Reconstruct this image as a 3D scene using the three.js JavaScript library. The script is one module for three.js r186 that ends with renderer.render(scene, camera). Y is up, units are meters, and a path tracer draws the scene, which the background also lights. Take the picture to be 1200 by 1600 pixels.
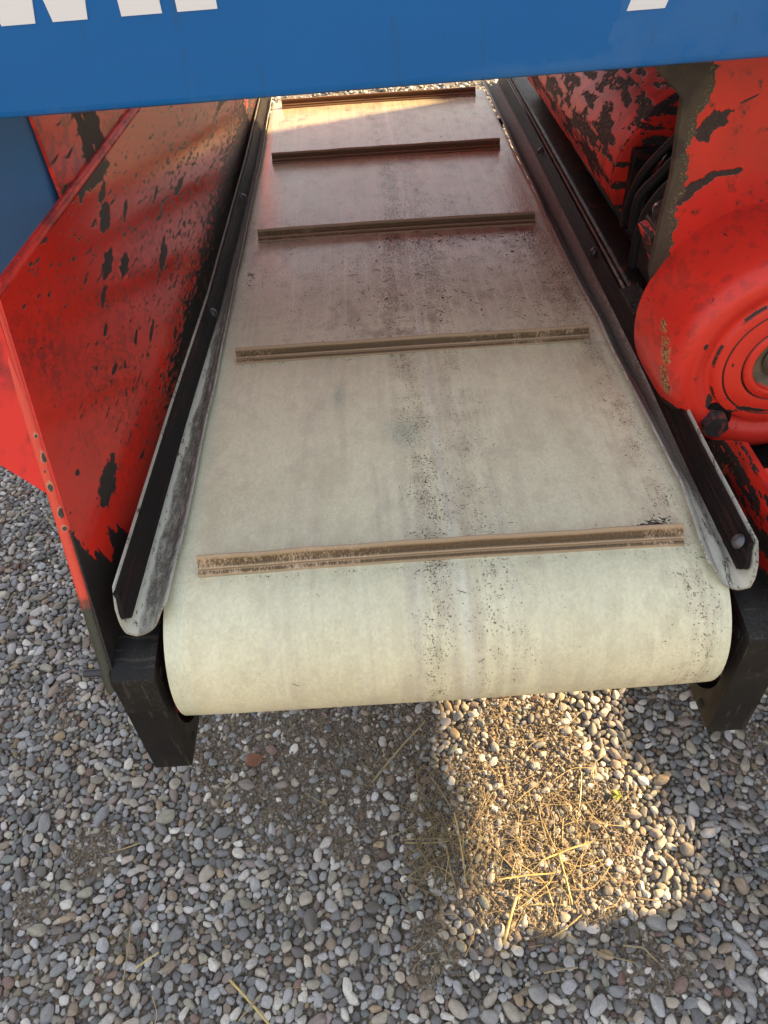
import * as THREE from 'three';
import { mergeGeometries, toCreasedNormals } from 'three/addons/utils/BufferGeometryUtils.js';
import { RoundedBoxGeometry } from 'three/addons/geometries/RoundedBoxGeometry.js';

// ------------------------------------------------------------------ camera, sky, sun, exposure
const H = 0.60;                                   // height of the belt's top run above the gravel
const scene = new THREE.Scene();
const camera = new THREE.PerspectiveCamera(68.0, 0.75, 0.02, 600);
camera.position.set(-0.0549, H + 0.5755, 0.5406);
camera.rotation.order = 'YXZ';
camera.rotation.set(-0.7562, 0.0009, -0.0661);
scene.add(camera);

const SUN_EL = 24 * Math.PI / 180;
const sunDir = new THREE.Vector3(1, 1.0127 * Math.tan(SUN_EL), -0.16).normalize();   // low, from the right
{
  const w = 256, h = 128, d = new Float32Array(w * h * 4);
  for (let j = 0; j < h; j++) {
    const el = ((j + 0.5) / h - 0.5) * Math.PI;
    const e = Math.max(0, Math.sin(el)), k = Math.pow(1 - e, 3);
    for (let i = 0; i < w; i++) {
      const az = ((i + 0.5) / w - 0.5) * 2 * Math.PI;
      const c = Math.cos(el) * Math.cos(az) * sunDir.x + Math.sin(el) * sunDir.y + Math.cos(el) * Math.sin(az) * sunDir.z;
      const glow = 0.5 * Math.pow(Math.max(0, c), 8);
      const o = (j * w + i) * 4;
      d[o] = 0.50 + 0.34 * k + glow; d[o + 1] = 0.55 + 0.25 * k + glow * 0.85; d[o + 2] = 0.645 + 0.06 * k + glow * 0.6; d[o + 3] = 1;
    }
  }
  const t = new THREE.DataTexture(d, w, h, THREE.RGBAFormat, THREE.FloatType);
  t.mapping = THREE.EquirectangularReflectionMapping; t.magFilter = THREE.LinearFilter; t.minFilter = THREE.LinearFilter; t.needsUpdate = true;
  scene.background = t; scene.environment = t;
  scene.backgroundIntensity = 0.40; scene.environmentIntensity = 0.40;
}
const sun = new THREE.DirectionalLight(new THREE.Color().setRGB(1.0, 0.71, 0.36), 4.2);
sun.position.copy(sunDir).multiplyScalar(8); sun.target.position.set(0, 0.3, -0.4);
sun.position.add(sun.target.position);
sun.castShadow = true; sun.shadow.radius = 3.2; sun.shadow.mapSize.set(4096, 4096);
Object.assign(sun.shadow.camera, { left: -4, right: 4, top: 4, bottom: -4, near: 0.1, far: 24 });
scene.add(sun, sun.target);
const renderer = new THREE.WebGLRenderer({ antialias: true });
renderer.toneMapping = THREE.LinearToneMapping;
renderer.toneMappingExposure = 4.9;
renderer.shadowMap.enabled = true;

// ------------------------------------------------------------------ helpers
let seed = 20240611;
const rnd = () => { seed |= 0; seed = seed + 0x6D2B79F5 | 0; let t = Math.imul(seed ^ seed >>> 15, 1 | seed); t = t + Math.imul(t ^ t >>> 7, 61 | t) ^ t; return ((t ^ t >>> 14) >>> 0) / 4294967296; };
const R = (a, b) => a + (b - a) * rnd();
const gauss = () => (rnd() + rnd() + rnd() + rnd() - 2) * 0.87;
const clamp = (x, a = 0, b = 1) => x < a ? a : x > b ? b : x;
const sst = (a, b, x) => { const t = clamp((x - a) / (b - a)); return t * t * (3 - 2 * t); };
const lerp = (a, b, t) => a + (b - a) * t;
const mix3 = (a, b, t) => [a[0] + (b[0] - a[0]) * t, a[1] + (b[1] - a[1]) * t, a[2] + (b[2] - a[2]) * t];
const h2 = (x, y, s) => { let n = Math.imul(x, 374761393) + Math.imul(y, 668265263) + Math.imul(s, 1274126177) | 0; n = Math.imul(n ^ n >>> 13, 1274126177); return ((n ^ n >>> 16) >>> 0) / 4294967296; };
function vn(x, y, s = 0) {
  const xi = Math.floor(x), yi = Math.floor(y), fx = x - xi, fy = y - yi, u = fx * fx * (3 - 2 * fx), v = fy * fy * (3 - 2 * fy);
  const a = h2(xi, yi, s), b = h2(xi + 1, yi, s), c = h2(xi, yi + 1, s), d = h2(xi + 1, yi + 1, s);
  return a + (b - a) * u + (c - a + (a - b - c + d) * u) * v;
}
const fbm = (x, y, o, s = 0) => { let r = 0, a = 0.5, n = 0; for (let i = 0; i < o; i++) { r += a * vn(x, y, s + i * 17); n += a; a *= 0.5; x *= 2.03; y *= 2.03; } return r / n; };
const l2s = x => x <= 0.0031308 ? x * 12.92 : 1.055 * Math.pow(x, 1 / 2.4) - 0.055;
const LUT = new Uint8Array(4097); for (let i = 0; i <= 4096; i++) LUT[i] = Math.round(255 * l2s(i / 4096));
// fn(u, v) -> [r, g, b, rough, bump] in linear values; makes a colour map, a roughness map and a bump map
function paint(w, h, fn, want = 'crb') {
  const c = new Uint8Array(w * h * 4), r = new Uint8Array(w * h * 4), b = new Uint8Array(w * h * 4);
  for (let j = 0; j < h; j++) for (let i = 0; i < w; i++) {
    const o = (j * w + i) * 4, p = fn((i + 0.5) / w, (j + 0.5) / h);
    for (let k = 0; k < 3; k++) c[o + k] = LUT[Math.round(clamp(p[k]) * 4096)];
    c[o + 3] = r[o + 3] = b[o + 3] = 255;
    r[o] = r[o + 1] = r[o + 2] = Math.round(255 * clamp(p[3] ?? 0.5));
    b[o] = b[o + 1] = b[o + 2] = Math.round(255 * clamp(p[4] ?? 0.5));
  }
  const T = (data, srgb) => {
    const t = new THREE.DataTexture(data, w, h, THREE.RGBAFormat); t.wrapS = t.wrapT = THREE.RepeatWrapping;
    t.magFilter = THREE.LinearFilter; t.minFilter = THREE.LinearMipmapLinearFilter; t.generateMipmaps = true; t.anisotropy = 8;
    if (srgb) t.colorSpace = THREE.SRGBColorSpace; t.needsUpdate = true; return t;
  };
  const out = { map: T(c, true) };
  if (want.includes('r')) out.roughnessMap = T(r, false);
  if (want.includes('b')) out.bumpMap = T(b, false);
  return out;
}
function mat(tex, o = {}) {
  const m = new THREE.MeshPhysicalMaterial({ color: 0xffffff, roughness: tex && tex.roughnessMap ? 1 : 0.5, bumpScale: 0.0004, metalness: 0, side: THREE.DoubleSide, ...(tex || {}), ...o });
  return m;
}
function mesh(name, geo, m, parent) {
  const o = new THREE.Mesh(geo, m); o.name = name; o.castShadow = o.receiveShadow = true; (parent || scene).add(o); return o;
}
const used = {};
const numbered = n => { const k = used[n] = (used[n] ?? -1) + 1; return k ? `${n}_${String(k).padStart(3, '0')}` : n; };
function tag(o, label, category, group) { o.userData = { label, category, kind: 'thing' }; if (group) o.userData.group = group; return o; }
function thing(name, label, category, pos = [0, 0, 0], group) {
  const g = new THREE.Group(); g.name = numbered(name); g.position.set(...pos); scene.add(g); return tag(g, label, category, group);
}
// places geometry given in world coordinates under a thing whose base is elsewhere
const local = (geo, o) => { geo.translate(-o.position.x, -o.position.y, -o.position.z); return geo; };
function boxUV(geo, s = 1) {                       // uv in metres from the dominant axis of the normal
  geo = geo.index ? geo.toNonIndexed() : geo;
  const p = geo.attributes.position, n = geo.attributes.normal, uv = new Float32Array(p.count * 2);
  for (let i = 0; i < p.count; i += 3) {
    let ax = 0, ay = 0, az = 0; for (let k = 0; k < 3; k++) { ax += n.getX(i + k); ay += n.getY(i + k); az += n.getZ(i + k); }
    ax = Math.abs(ax); ay = Math.abs(ay); az = Math.abs(az);
    for (let k = 0; k < 3; k++) {
      const x = p.getX(i + k), y = p.getY(i + k), z = p.getZ(i + k);
      const [a, b] = ax >= ay && ax >= az ? [z, y] : ay >= az ? [z, x] : [x, y];
      uv[(i + k) * 2] = a / s; uv[(i + k) * 2 + 1] = b / s;
    }
  }
  geo.setAttribute('uv', new THREE.BufferAttribute(uv, 2)); return geo;
}
const box = (x0, x1, y0, y1, z0, z1, r = 0.003, s = 0.5) => boxUV(new RoundedBoxGeometry(x1 - x0, y1 - y0, z1 - z0, 2, Math.min(r, (x1 - x0) / 2.2, (y1 - y0) / 2.2, (z1 - z0) / 2.2)).translate((x0 + x1) / 2, (y0 + y1) / 2, (z0 + z1) / 2), s);
// a grid surface: f(u, v) -> [x, y, z]; uv kept 0..1 ; thick gives it a second skin and rims
function sheet(nu, nv, f, thick = 0) {
  const pos = [], uv = [], idx = [];
  for (let j = 0; j <= nv; j++) for (let i = 0; i <= nu; i++) { pos.push(...f(i / nu, j / nv)); uv.push(i / nu, j / nv); }
  for (let j = 0; j < nv; j++) for (let i = 0; i < nu; i++) { const a = j * (nu + 1) + i, b = a + 1, c = a + nu + 1, d = c + 1; idx.push(a, b, c, b, d, c); }
  const g = new THREE.BufferGeometry(); g.setAttribute('position', new THREE.Float32BufferAttribute(pos, 3)); g.setAttribute('uv', new THREE.Float32BufferAttribute(uv, 2)); g.setIndex(idx); g.computeVertexNormals();
  if (!thick) return g;
  const n = g.attributes.normal, N = (nu + 1) * (nv + 1), p2 = pos.slice(), uv2 = uv.concat(uv), id2 = idx.slice();
  for (let i = 0; i < N; i++) p2.push(pos[i * 3] - n.getX(i) * thick, pos[i * 3 + 1] - n.getY(i) * thick, pos[i * 3 + 2] - n.getZ(i) * thick);
  for (let i = 0; i < idx.length; i += 3) id2.push(idx[i] + N, idx[i + 2] + N, idx[i + 1] + N);
  const rim = []; for (let i = 0; i <= nu; i++) rim.push(i); for (let j = 1; j <= nv; j++) rim.push(j * (nu + 1) + nu); for (let i = nu - 1; i >= 0; i--) rim.push(nv * (nu + 1) + i); for (let j = nv - 1; j >= 0; j--) rim.push(j * (nu + 1));
  // rims get vertices of their own so that their edges stay crisp
  for (let k = 0; k < rim.length - 1; k++) {
    const a = rim[k], b = rim[k + 1], o = p2.length / 3;
    for (const q of [a, b, a + N, b + N]) { p2.push(p2[q * 3], p2[q * 3 + 1], p2[q * 3 + 2]); uv2.push(uv2[q * 2], uv2[q * 2 + 1]); }
    id2.push(o, o + 2, o + 1, o + 1, o + 2, o + 3);
  }
  const G = new THREE.BufferGeometry(); G.setAttribute('position', new THREE.Float32BufferAttribute(p2, 3)); G.setAttribute('uv', new THREE.Float32BufferAttribute(uv2, 2)); G.setIndex(id2); G.computeVertexNormals(); return G;
}
const cyl = (r, len, axis, [x, y, z], seg = 32, r2 = r) => {
  const g = new THREE.CylinderGeometry(r2, r, len, seg); if (axis === 'x') g.rotateZ(Math.PI / 2); if (axis === 'z') g.rotateX(Math.PI / 2); g.translate(x, y, z); return g;
};
const tube = (pts, r, seg = 40, rad = 10) => new THREE.TubeGeometry(new THREE.CatmullRomCurve3(pts.map(p => new THREE.Vector3(...p))), seg, r, rad, false);
function extrudeX(profile, x0, x1, bevel = 0) {     // profile of [z, y]; extruded along x
  const s = new THREE.Shape(); profile.forEach(([z, y], i) => i ? s.lineTo(-z, y) : s.moveTo(-z, y));
  const g = new THREE.ExtrudeGeometry(s, { depth: x1 - x0 - 2 * bevel, bevelEnabled: bevel > 0, bevelSize: bevel, bevelThickness: bevel, bevelOffset: -bevel, bevelSegments: 2, curveSegments: 6 });
  return g.rotateY(Math.PI / 2).translate(x0 + bevel, 0, 0);   // shape x (= -z) turns to world z
}
// field of noisy-edged blots: list of [a, b, ra, rb, tilt]
function blots(list, a, b, n) {
  let m = -9;
  for (const [x, y, rx, ry, t = 0] of list) {
    const dx = a - x, dy = b - y; if (Math.abs(dx) > 2 * Math.max(rx, ry) || Math.abs(dy) > 2 * Math.max(rx, ry)) continue;
    const c = Math.cos(t), s = Math.sin(t), p = (dx * c + dy * s) / rx, q = (-dx * s + dy * c) / ry;
    m = Math.max(m, 1 - Math.sqrt(p * p + q * q));
  }
  return m + n;
}

// ------------------------------------------------------------------ materials
const RED = [0.70, 0.030, 0.016], BLK = [0.011, 0.0095, 0.009];
const redWorn = (() => {      // red paint with grime, metres 0.5 x 0.5
  return paint(512, 512, (u, v) => {
    const x = u * 0.5, y = v * 0.5, g = fbm(x * 40, y * 40, 4, 3), f = vn(x * 900, y * 900, 5), m = vn(x * 9, y * 9, 8);
    let c = mix3(RED, [0.40, 0.022, 0.016], sst(0.45, 0.7, g)); const d = sst(0.62, 0.8, g * 0.7 + f * 0.3); c = mix3(c, [0.10, 0.02, 0.016], d * 0.7);
    return [...c, 0.36 + 0.25 * d + 0.1 * m, 0.5 + 0.2 * (f - 0.5)];
  });
})();
const redFlaky = (() => {     // red paint half eaten away, black steel and oily dust beneath
  return paint(1024, 1024, (u, v) => {
    const x = u * 0.5, y = v * 0.5, g = fbm(x * 26, y * 95, 5, 31), f = fbm(x * 300, y * 300, 3, 37);
    const k = sst(0.50, 0.53, g + (f - 0.5) * 0.26);
    const c = mix3(mix3(RED, [0.32, 0.02, 0.015], vn(x * 60, y * 60, 3)), mix3(BLK, [0.045, 0.032, 0.026], f), k);
    return [...c, lerp(0.36, 0.5 + 0.3 * f, k), 0.5 - 0.22 * k + (f - 0.5) * 0.5 * k];
  });
})();
const blackWorn = (() => {    // black paint under oily dust
  return paint(512, 512, (u, v) => {
    const x = u * 0.5, y = v * 0.5, g = fbm(x * 30, y * 30, 4, 51), f = vn(x * 700, y * 700, 53), r = sst(0.66, 0.74, fbm(x * 70, y * 70, 3, 57));
    let c = mix3(BLK, [0.030, 0.024, 0.020], sst(0.5, 0.8, g * 0.6 + f * 0.4)); c = mix3(c, [0.16, 0.03, 0.02], r * 0.35);
    return [...c, 0.34 + 0.4 * f * g, 0.5 + 0.6 * (f - 0.5)];
  });
})();
const M = {
  red: mat(redWorn, { bumpScale: 0.0003, specularIntensity: 0.55 }),
  flaky: mat(redFlaky, { bumpScale: 0.0025, specularIntensity: 0.6 }),
  black: mat(blackWorn, { bumpScale: 0.0012, specularIntensity: 0.35 }),
  blackGloss: mat(blackWorn, { bumpScale: 0.0003, roughness: 0.55, clearcoat: 0.6, clearcoatRoughness: 0.12 }),
  steel: mat(null, { color: new THREE.Color().setRGB(0.12, 0.12, 0.125), metalness: 0.7, roughness: 0.45 }),
  darkSteel: mat(null, { color: new THREE.Color().setRGB(0.05, 0.05, 0.055), metalness: 0.3, roughness: 0.42 }),
  rubber: mat(null, { color: new THREE.Color().setRGB(0.010, 0.010, 0.010), roughness: 0.6, specularIntensity: 0.6 }),
  hole: mat(null, { color: new THREE.Color().setRGB(0.008, 0.008, 0.008), roughness: 0.8 }),
  bluePlain: mat(null, { color: new THREE.Color().setRGB(0.016, 0.105, 0.26), roughness: 0.36 }),
  white: mat(null, { color: new THREE.Color().setRGB(0.78, 0.79, 0.80), roughness: 0.45 }),
};

// ------------------------------------------------------------------ ground
const dirtSpots = [[-0.24, -0.10, 0.20], [-0.05, -0.16, 0.12], [0.12, -0.10, 0.18], [0.12, 0.02, 0.17], [0.08, 0.12, 0.13], [0.22, 0.08, 0.09], [0.21, 0.13, 0.07], [0.28, 0.235, 0.08], [-0.55, 0.02, 0.07], [-0.02, 0.19, 0.07], [-0.45, -0.25, 0.10], [-0.62, 0.10, 0.05], [0.0, 0.06, 0.08], [-0.13, 0.03, 0.07]];
const dirt = (x, z) => {
  let m = 0; for (const [a, b, r] of dirtSpots) m = Math.max(m, 1 - Math.hypot(x - a, z - b) / r);
  return sst(0.30, 0.62, m * 0.9 + 0.08 * sst(0.12, -0.05, z) + (fbm(x * 9 + 3, z * 9, 3, 71) - 0.31) * 0.9 + (fbm(x * 30, z * 30, 2, 72) - 0.5) * 0.5);
};
const groundY = (x, z) => {
  if (Math.abs(x) > 1.6 || z < -2 || z > 1.2) return -0.004;
  return -0.0068 + 0.0102 * dirt(x, z) + 0.006 * (fbm(x * 14, z * 14, 3, 73) - 0.5) + 0.004 * (fbm(x * 80, z * 80, 2, 74) - 0.5);
};
const soilTex = paint(1024, 1024, (u, v) => {     // 0.8 m square of trodden soil with crumbs and dust
  const x = u * 0.8, z = v * 0.8, P = 1;
  const g = fbm(x * 25, z * 25, 4, 81), f = fbm(x * 260, z * 260, 3, 83), w = sst(0.62, 0.72, vn(x * 420, z * 420, 85));
  let c = mix3([0.13, 0.105, 0.08], [0.26, 0.21, 0.155], g * 0.5 + f * 0.5); c = mix3(c, [0.32, 0.29, 0.26], w * 0.6); c = mix3(c, [0.05, 0.04, 0.033], sst(0.6, 0.75, fbm(x * 120, z * 120, 2, 87)) * 0.7);
  return [...c, 0.92, f * 0.7 + w * 0.3];
});
const axis = (lo, hi, step, far) => { const a = []; for (let v = lo; v <= hi + 1e-6; v += step) a.push(v); let d = step; let l = lo, h = hi; while (l > -far || h < far) { d *= 1.7; l -= d; h += d; a.unshift(l); a.push(h); } return a; };
const gx = axis(-1.2, 0.9, 0.008, 220), gz = axis(-1.3, 0.5, 0.008, 220);
const ground = (() => {
  const pos = [], uv = [], idx = [];
  for (const z of gz) for (const x of gx) { pos.push(x, groundY(x, z), z); uv.push(x / 0.8, z / 0.8); }
  const n = gx.length; for (let j = 0; j < gz.length - 1; j++) for (let i = 0; i < n - 1; i++) { const a = j * n + i; idx.push(a, a + n, a + 1, a + 1, a + n, a + n + 1); }
  const g = new THREE.BufferGeometry(); g.setAttribute('position', new THREE.Float32BufferAttribute(pos, 3)); g.setAttribute('uv', new THREE.Float32BufferAttribute(uv, 2)); g.setIndex(idx); g.computeVertexNormals();
  const o = mesh('ground', g, mat(soilTex, { bumpScale: 0.004 }), scene);
  o.userData = { kind: 'structure', label: 'grey brown trodden soil under the pebbles' }; return o;
})();
// pebble shapes: squashed, noise-bent spheres, a few of them chipped flat
function pebbleGeo(k, detail) {
  const g = new THREE.IcosahedronGeometry(1, detail), p = g.attributes.position, v = new THREE.Vector3();
  const ey = 0.50 + 0.25 * h2(k, 1, 9), ex = 0.85 + 0.60 * h2(k, 2, 9), sq = 2.0 + 1.3 * h2(k, 3, 9);
  const cuts = []; for (let i = 0; i < 8; i++) { const c = new THREE.Vector3(h2(k, i, 11) - 0.5, h2(k, i, 12) - 0.3, h2(k, i, 13) - 0.5).normalize(); cuts.push([c, 0.66 + 0.24 * h2(k, i, 14)]); }
  for (let i = 0; i < p.count; i++) {
    v.fromBufferAttribute(p, i).normalize();
    const s = Math.pow(Math.pow(Math.abs(v.x), sq) + Math.pow(Math.abs(v.y), sq) + Math.pow(Math.abs(v.z), sq), -1 / sq); v.multiplyScalar(lerp(1, s, 0.7));
    v.multiplyScalar(1 + 0.20 * (fbm(v.x * 1.3 + k * 7, v.y * 1.3 + v.z * 1.7, 2, k) - 0.5) * 2 * 0.9);
    for (const [c, d] of cuts) { const t = v.dot(c); if (t > d) v.addScaledVector(c, -(t - d) * 0.75); }
    p.setXYZ(i, v.x * ex, v.y * ey, v.z * 0.86);
  }
  g.deleteAttribute('normal'); g.computeVertexNormals();
  return toCreasedNormals(g, 1.0);
}
const stoneTex = [0, 1, 2, 3].map(k => paint(256, 256, (u, v) => {
  const a = u * 6.283, x = Math.cos(a) * 2, y = Math.sin(a) * 2 + v * 5;
  const g = fbm(x * 2 + k * 9, y * 2, 4, 91 + k), f = fbm(u * 90, v * 60, 2, 95 + k), vein = 1 - sst(0.0, 0.035, Math.abs(fbm(x * 1.2 + k * 5, y * 1.2, 2, 99 + k) - 0.5));
  const speck = sst(0.72, 0.8, vn(u * 110, v * 70, 97 + k));
  let s = 0.70 + 0.42 * g + 0.26 * (f - 0.5) - 0.25 * speck * (k % 2) + (k === 2 ? 0.5 * vein : 0.06 * vein);
  return [s * 0.8, s * 0.79, s * 0.78, 0.48 + 0.3 * f, g * 0.5 + f * 0.5];
}));
const stoneColours = [[0.30, 0.30, 0.30], [0.27, 0.28, 0.295], [0.40, 0.41, 0.43], [0.20, 0.205, 0.215], [0.40, 0.37, 0.32], [0.30, 0.25, 0.20], [0.46, 0.42, 0.36], [0.16, 0.15, 0.145], [0.22, 0.15, 0.13], [0.66, 0.65, 0.62], [0.32, 0.31, 0.26], [0.28, 0.24, 0.23], [0.20, 0.22, 0.22], [0.50, 0.48, 0.47], [0.36, 0.28, 0.19]];
const stoneWeight = [14, 12, 11, 12, 9, 7, 6, 9, 3, 6, 6, 8, 6, 10, 2];
const wsum = stoneWeight.reduce((a, b) => a + b);
const pickStone = () => { let t = rnd() * wsum; for (let i = 0; i < stoneWeight.length; i++) if ((t -= stoneWeight[i]) < 0) return i; return 0; };
const pebbleMats = stoneColours.map((c, i) => mat(stoneTex[i % 4], { color: new THREE.Color().setRGB(...c.map((v, q) => v * [1.36, 1.31, 1.24][q])), bumpScale: 0.0006 }));
const pebbleGeos = Array.from({ length: 12 }, (_, k) => pebbleGeo(k, 3));
const pebbles = [];
{
  const cell = 0.0145, grid = new Map(), key = (i, j) => i * 4096 + j;
  const place = (x, z, r, pack) => {
    const ci = Math.floor(x / cell) + 512, cj = Math.floor(z / cell) + 512;
    for (let i = -2; i <= 2; i++) for (let j = -2; j <= 2; j++) for (const q of grid.get(key(ci + i, cj + j)) || []) if (Math.hypot(q.x - x, q.z - z) < (q.r + r) * pack) return null;
    const o = { x, z, r }; const k = key(ci, cj); if (!grid.has(k)) grid.set(k, []); grid.get(k).push(o); return o;
  };
  const region = () => { const z = R(-1.25, 0.40); const t = (0.40 - z) / 1.65; return [R(-0.74 - 0.45 * t, 0.52 + 0.34 * t), z]; };
  const pass = (n, r0, r1, pack, keep) => { for (let i = 0; i < n; i++) { const [x, z] = region(), r = lerp(r0, r1, Math.pow(rnd(), 1.6)), d = dirt(x, z); if (rnd() < d * keep) continue; const o = place(x, z, r, pack); if (o) { o.d = d; pebbles.push(o); } } };
  pass(600, 0.0092, 0.0125, 0.95, 0.9);
  pass(16000, 0.0064, 0.0092, 0.86, 0.90);
  pass(120000, 0.0043, 0.0066, 0.80, 0.93);
  pass(160000, 0.0027, 0.0043, 0.80, 0.93);
}
const camV = new THREE.Vector3(), dm = new THREE.Object3D();
camera.updateMatrixWorld(); const viewInv = camera.matrixWorld.clone().invert(), fpx = 800 / Math.tan(34 * Math.PI / 180);
for (const p of pebbles) {
  const big = p.r;
  p.y = Math.max(groundY(p.x, p.z), -0.006) + big * lerp(0.48, 0.05, p.d) + R(-0.2, 0.35) * big;
  camV.set(p.x, p.y, p.z).applyMatrix4(viewInv); const X = 600 + fpx * camV.x / -camV.z, Y = 800 - fpx * camV.y / -camV.z;
  // what the machine hides from the photograph's viewpoint
  const hidden = (Y < 1085 && X > 240 && X < 1140) || (Y < 1195 && X > 185 && X < 305 && Y < 1060 + (X - 185)) || (X > 1105 && Y < 1140 && X < 1165);
  p.show = X > -10 && X < 1210 && Y > 690 && Y < 1610 && !hidden ? big * fpx / -camV.z : 0; p.X = X; p.Y = Y;
}
pebbles.sort((a, b) => b.show - a.show);
const setPebble = (o, p) => { o.position.set(p.x, p.y, p.z); o.rotation.set(gauss() * 0.35, R(0, 6.28), gauss() * 0.35); const s = p.r * R(0.94, 1.08); o.scale.set(s * R(0.95, 1.12), s, s); };
pebbles.slice(0, 300).forEach((p, i) => {
  const o = mesh(i ? `pebble_${String(i).padStart(3, '0')}` : 'pebble', pebbleGeos[i % 12], pebbleMats[pickStone()], ground); setPebble(o, p);
});
{
  const rest = pebbles.slice(300), g = new THREE.Group(); g.name = 'gravel'; g.userData = { kind: 'stuff', label: 'rounded grey pebbles lying packed' }; ground.add(g);
  const far = [];                                    // sunlit gravel beyond the far end of the conveyor
  for (let i = 0; i < 16000; i++) { const z = R(-7.5, -2.4); far.push({ x: R(-2.2, 1.7), z, r: R(0.006, 0.014), d: 0 }); }
  for (const p of far) p.y = p.r * 0.3;
  const all = rest.concat(far), per = 12;
  for (let k = 0; k < per; k++) {
    const mine = all.filter((_, i) => i % per === k), im = new THREE.InstancedMesh(pebbleGeos[k], mat(stoneTex[k % 4], { bumpScale: 0.0006 }), mine.length);
    im.name = k ? `pebble_layer_${String(k).padStart(3, '0')}` : 'pebble_layer'; im.castShadow = im.receiveShadow = true; im.userData = { kind: 'stuff' };
    mine.forEach((p, i) => { setPebble(dm, p); dm.updateMatrix(); im.setMatrixAt(i, dm.matrix); const c = stoneColours[pickStone()], t = R(0.85, 1.65); im.setColorAt(i, new THREE.Color().setRGB(c[0] * t * 1.03, c[1] * t * R(0.98, 1.02), c[2] * t * 0.95)); });
    g.add(im);
  }
  // fine grit and crumbs of soil
  const n = 80000, im = new THREE.InstancedMesh(pebbleGeo(40, 1), mat(null, { roughness: 0.85 }), n);
  im.name = 'grit'; im.userData = { kind: 'stuff', label: 'fine grit and crumbs of soil' }; im.castShadow = im.receiveShadow = true;
  for (let i = 0; i < n; i++) {
    let x, z; do { z = R(-1.2, 0.4); const t = (0.4 - z) / 1.6; x = R(-0.74 - 0.45 * t, 0.52 + 0.34 * t); } while (rnd() > 0.25 + 0.75 * dirt(x, z));
    const r = lerp(0.0008, 0.0034, Math.pow(rnd(), 2.6)); dm.position.set(x, groundY(x, z) + r * 0.35, z); dm.rotation.set(R(0, 6), R(0, 6), R(0, 6)); dm.scale.set(r * R(0.8, 1.3), r, r * R(0.8, 1.2)); dm.updateMatrix(); im.setMatrixAt(i, dm.matrix);
    const q = rnd(), t = R(0.7, 1.25); const c = q < 0.82 ? [0.185, 0.145, 0.105] : q < 0.95 ? [0.24, 0.22, 0.20] : [0.38, 0.36, 0.32]; im.setColorAt(i, new THREE.Color().setRGB(c[0] * t, c[1] * t, c[2] * t));
  }
  ground.add(im);
}

// ------------------------------------------------------------------ straw
const strawTex = paint(64, 256, (u, v) => { const f = vn(u * 20, v * 6, 5), g = vn(u * 3, v * 30, 6), s = 0.75 + 0.4 * f - 0.25 * sst(0.7, 0.9, g); return [s, s * 0.97, s * 0.9, 0.55, f]; });
function stalk(len, r, bend, kink) {               // a flattened hollow stem, bent or broken once
  const pts = []; for (let i = 0; i <= 8; i++) { const t = i / 8 - 0.5; let y = bend * (t * t) * len, x = t * len; if (kink && t > kink[0]) { const e = (t - kink[0]) * len; x = kink[0] * len + e * Math.cos(kink[1]); y += e * Math.sin(kink[1]); } pts.push([x, 0.0012 * Math.sin(i * 1.7), y]); }
  const g = tube(pts, r, 16, 6), p = g.attributes.position; for (let i = 0; i < p.count; i++) { const t = Math.abs(p.getX(i) / len); p.setY(i, p.getY(i) * (0.75 - 0.3 * t)); } g.computeVertexNormals(); return g;
}
{
  const n = 900, kinds = [stalk(1, 0.010, 0.1), stalk(1, 0.014, 0.25, [0.1, 0.5]), stalk(1, 0.022, -0.12)], g = new THREE.Group(); g.name = 'straw'; g.userData = { kind: 'stuff', label: 'bits of dry yellow straw strewn over the gravel' }; scene.add(g);
  kinds.forEach((geo, k) => {
    const m = n / 3 | 0, im = new THREE.InstancedMesh(geo, mat(strawTex, { roughness: 0.6 }), m); im.name = k ? `straw_bits_${String(k).padStart(3, '0')}` : 'straw_bits'; im.userData = { kind: 'stuff' }; im.castShadow = im.receiveShadow = true;
    for (let i = 0; i < m; i++) {
      const q = rnd(); let x, z;
      if (q < 0.46) { x = 0.11 + gauss() * 0.15; z = 0.08 + gauss() * 0.13; } else if (q < 0.62) { x = -0.02 + gauss() * 0.03; z = 0.05 + gauss() * 0.14; } else if (q < 0.72) { x = 0.2 + gauss() * 0.14; z = 0.0 + gauss() * 0.15; } else { z = R(-0.9, 0.32); const t = (0.4 - z) / 1.6; x = R(-0.66 - 0.45 * t, 0.45 + 0.34 * t); }
      const L = q < 0.7 ? lerp(0.015, 0.09, rnd() * rnd()) : R(0.012, 0.05); dm.position.set(x, groundY(x, z) + R(0.006, 0.013), z); dm.rotation.set(0, R(0, 6.28), gauss() * 0.07); dm.scale.set(L, L * R(0.45, 0.9), L * R(0.5, 1.0)); dm.updateMatrix(); im.setMatrixAt(i, dm.matrix);
      const t = R(0.65, 1.25) * (q >= 0.46 && q < 0.62 ? 0.6 : 1), c = rnd() < 0.6 ? [0.50, 0.38, 0.19] : [0.33, 0.25, 0.15]; im.setColorAt(i, new THREE.Color().setRGB(c[0] * t, c[1] * t, c[2] * t));  // cluster left of the sun patch darkened, its shade put in the colour
    }
    g.add(im);
  });
}
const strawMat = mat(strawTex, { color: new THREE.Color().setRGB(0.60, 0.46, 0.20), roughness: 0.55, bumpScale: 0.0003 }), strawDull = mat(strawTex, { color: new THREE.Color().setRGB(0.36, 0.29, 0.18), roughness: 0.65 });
const onGround = (px, py) => { const d = new THREE.Vector3((px - 600) / fpx, -(py - 800) / fpx, -1).applyQuaternion(camera.quaternion), t = (0.012 - camera.position.y) / d.y; return camera.position.clone().addScaledVector(d, t); };
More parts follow.
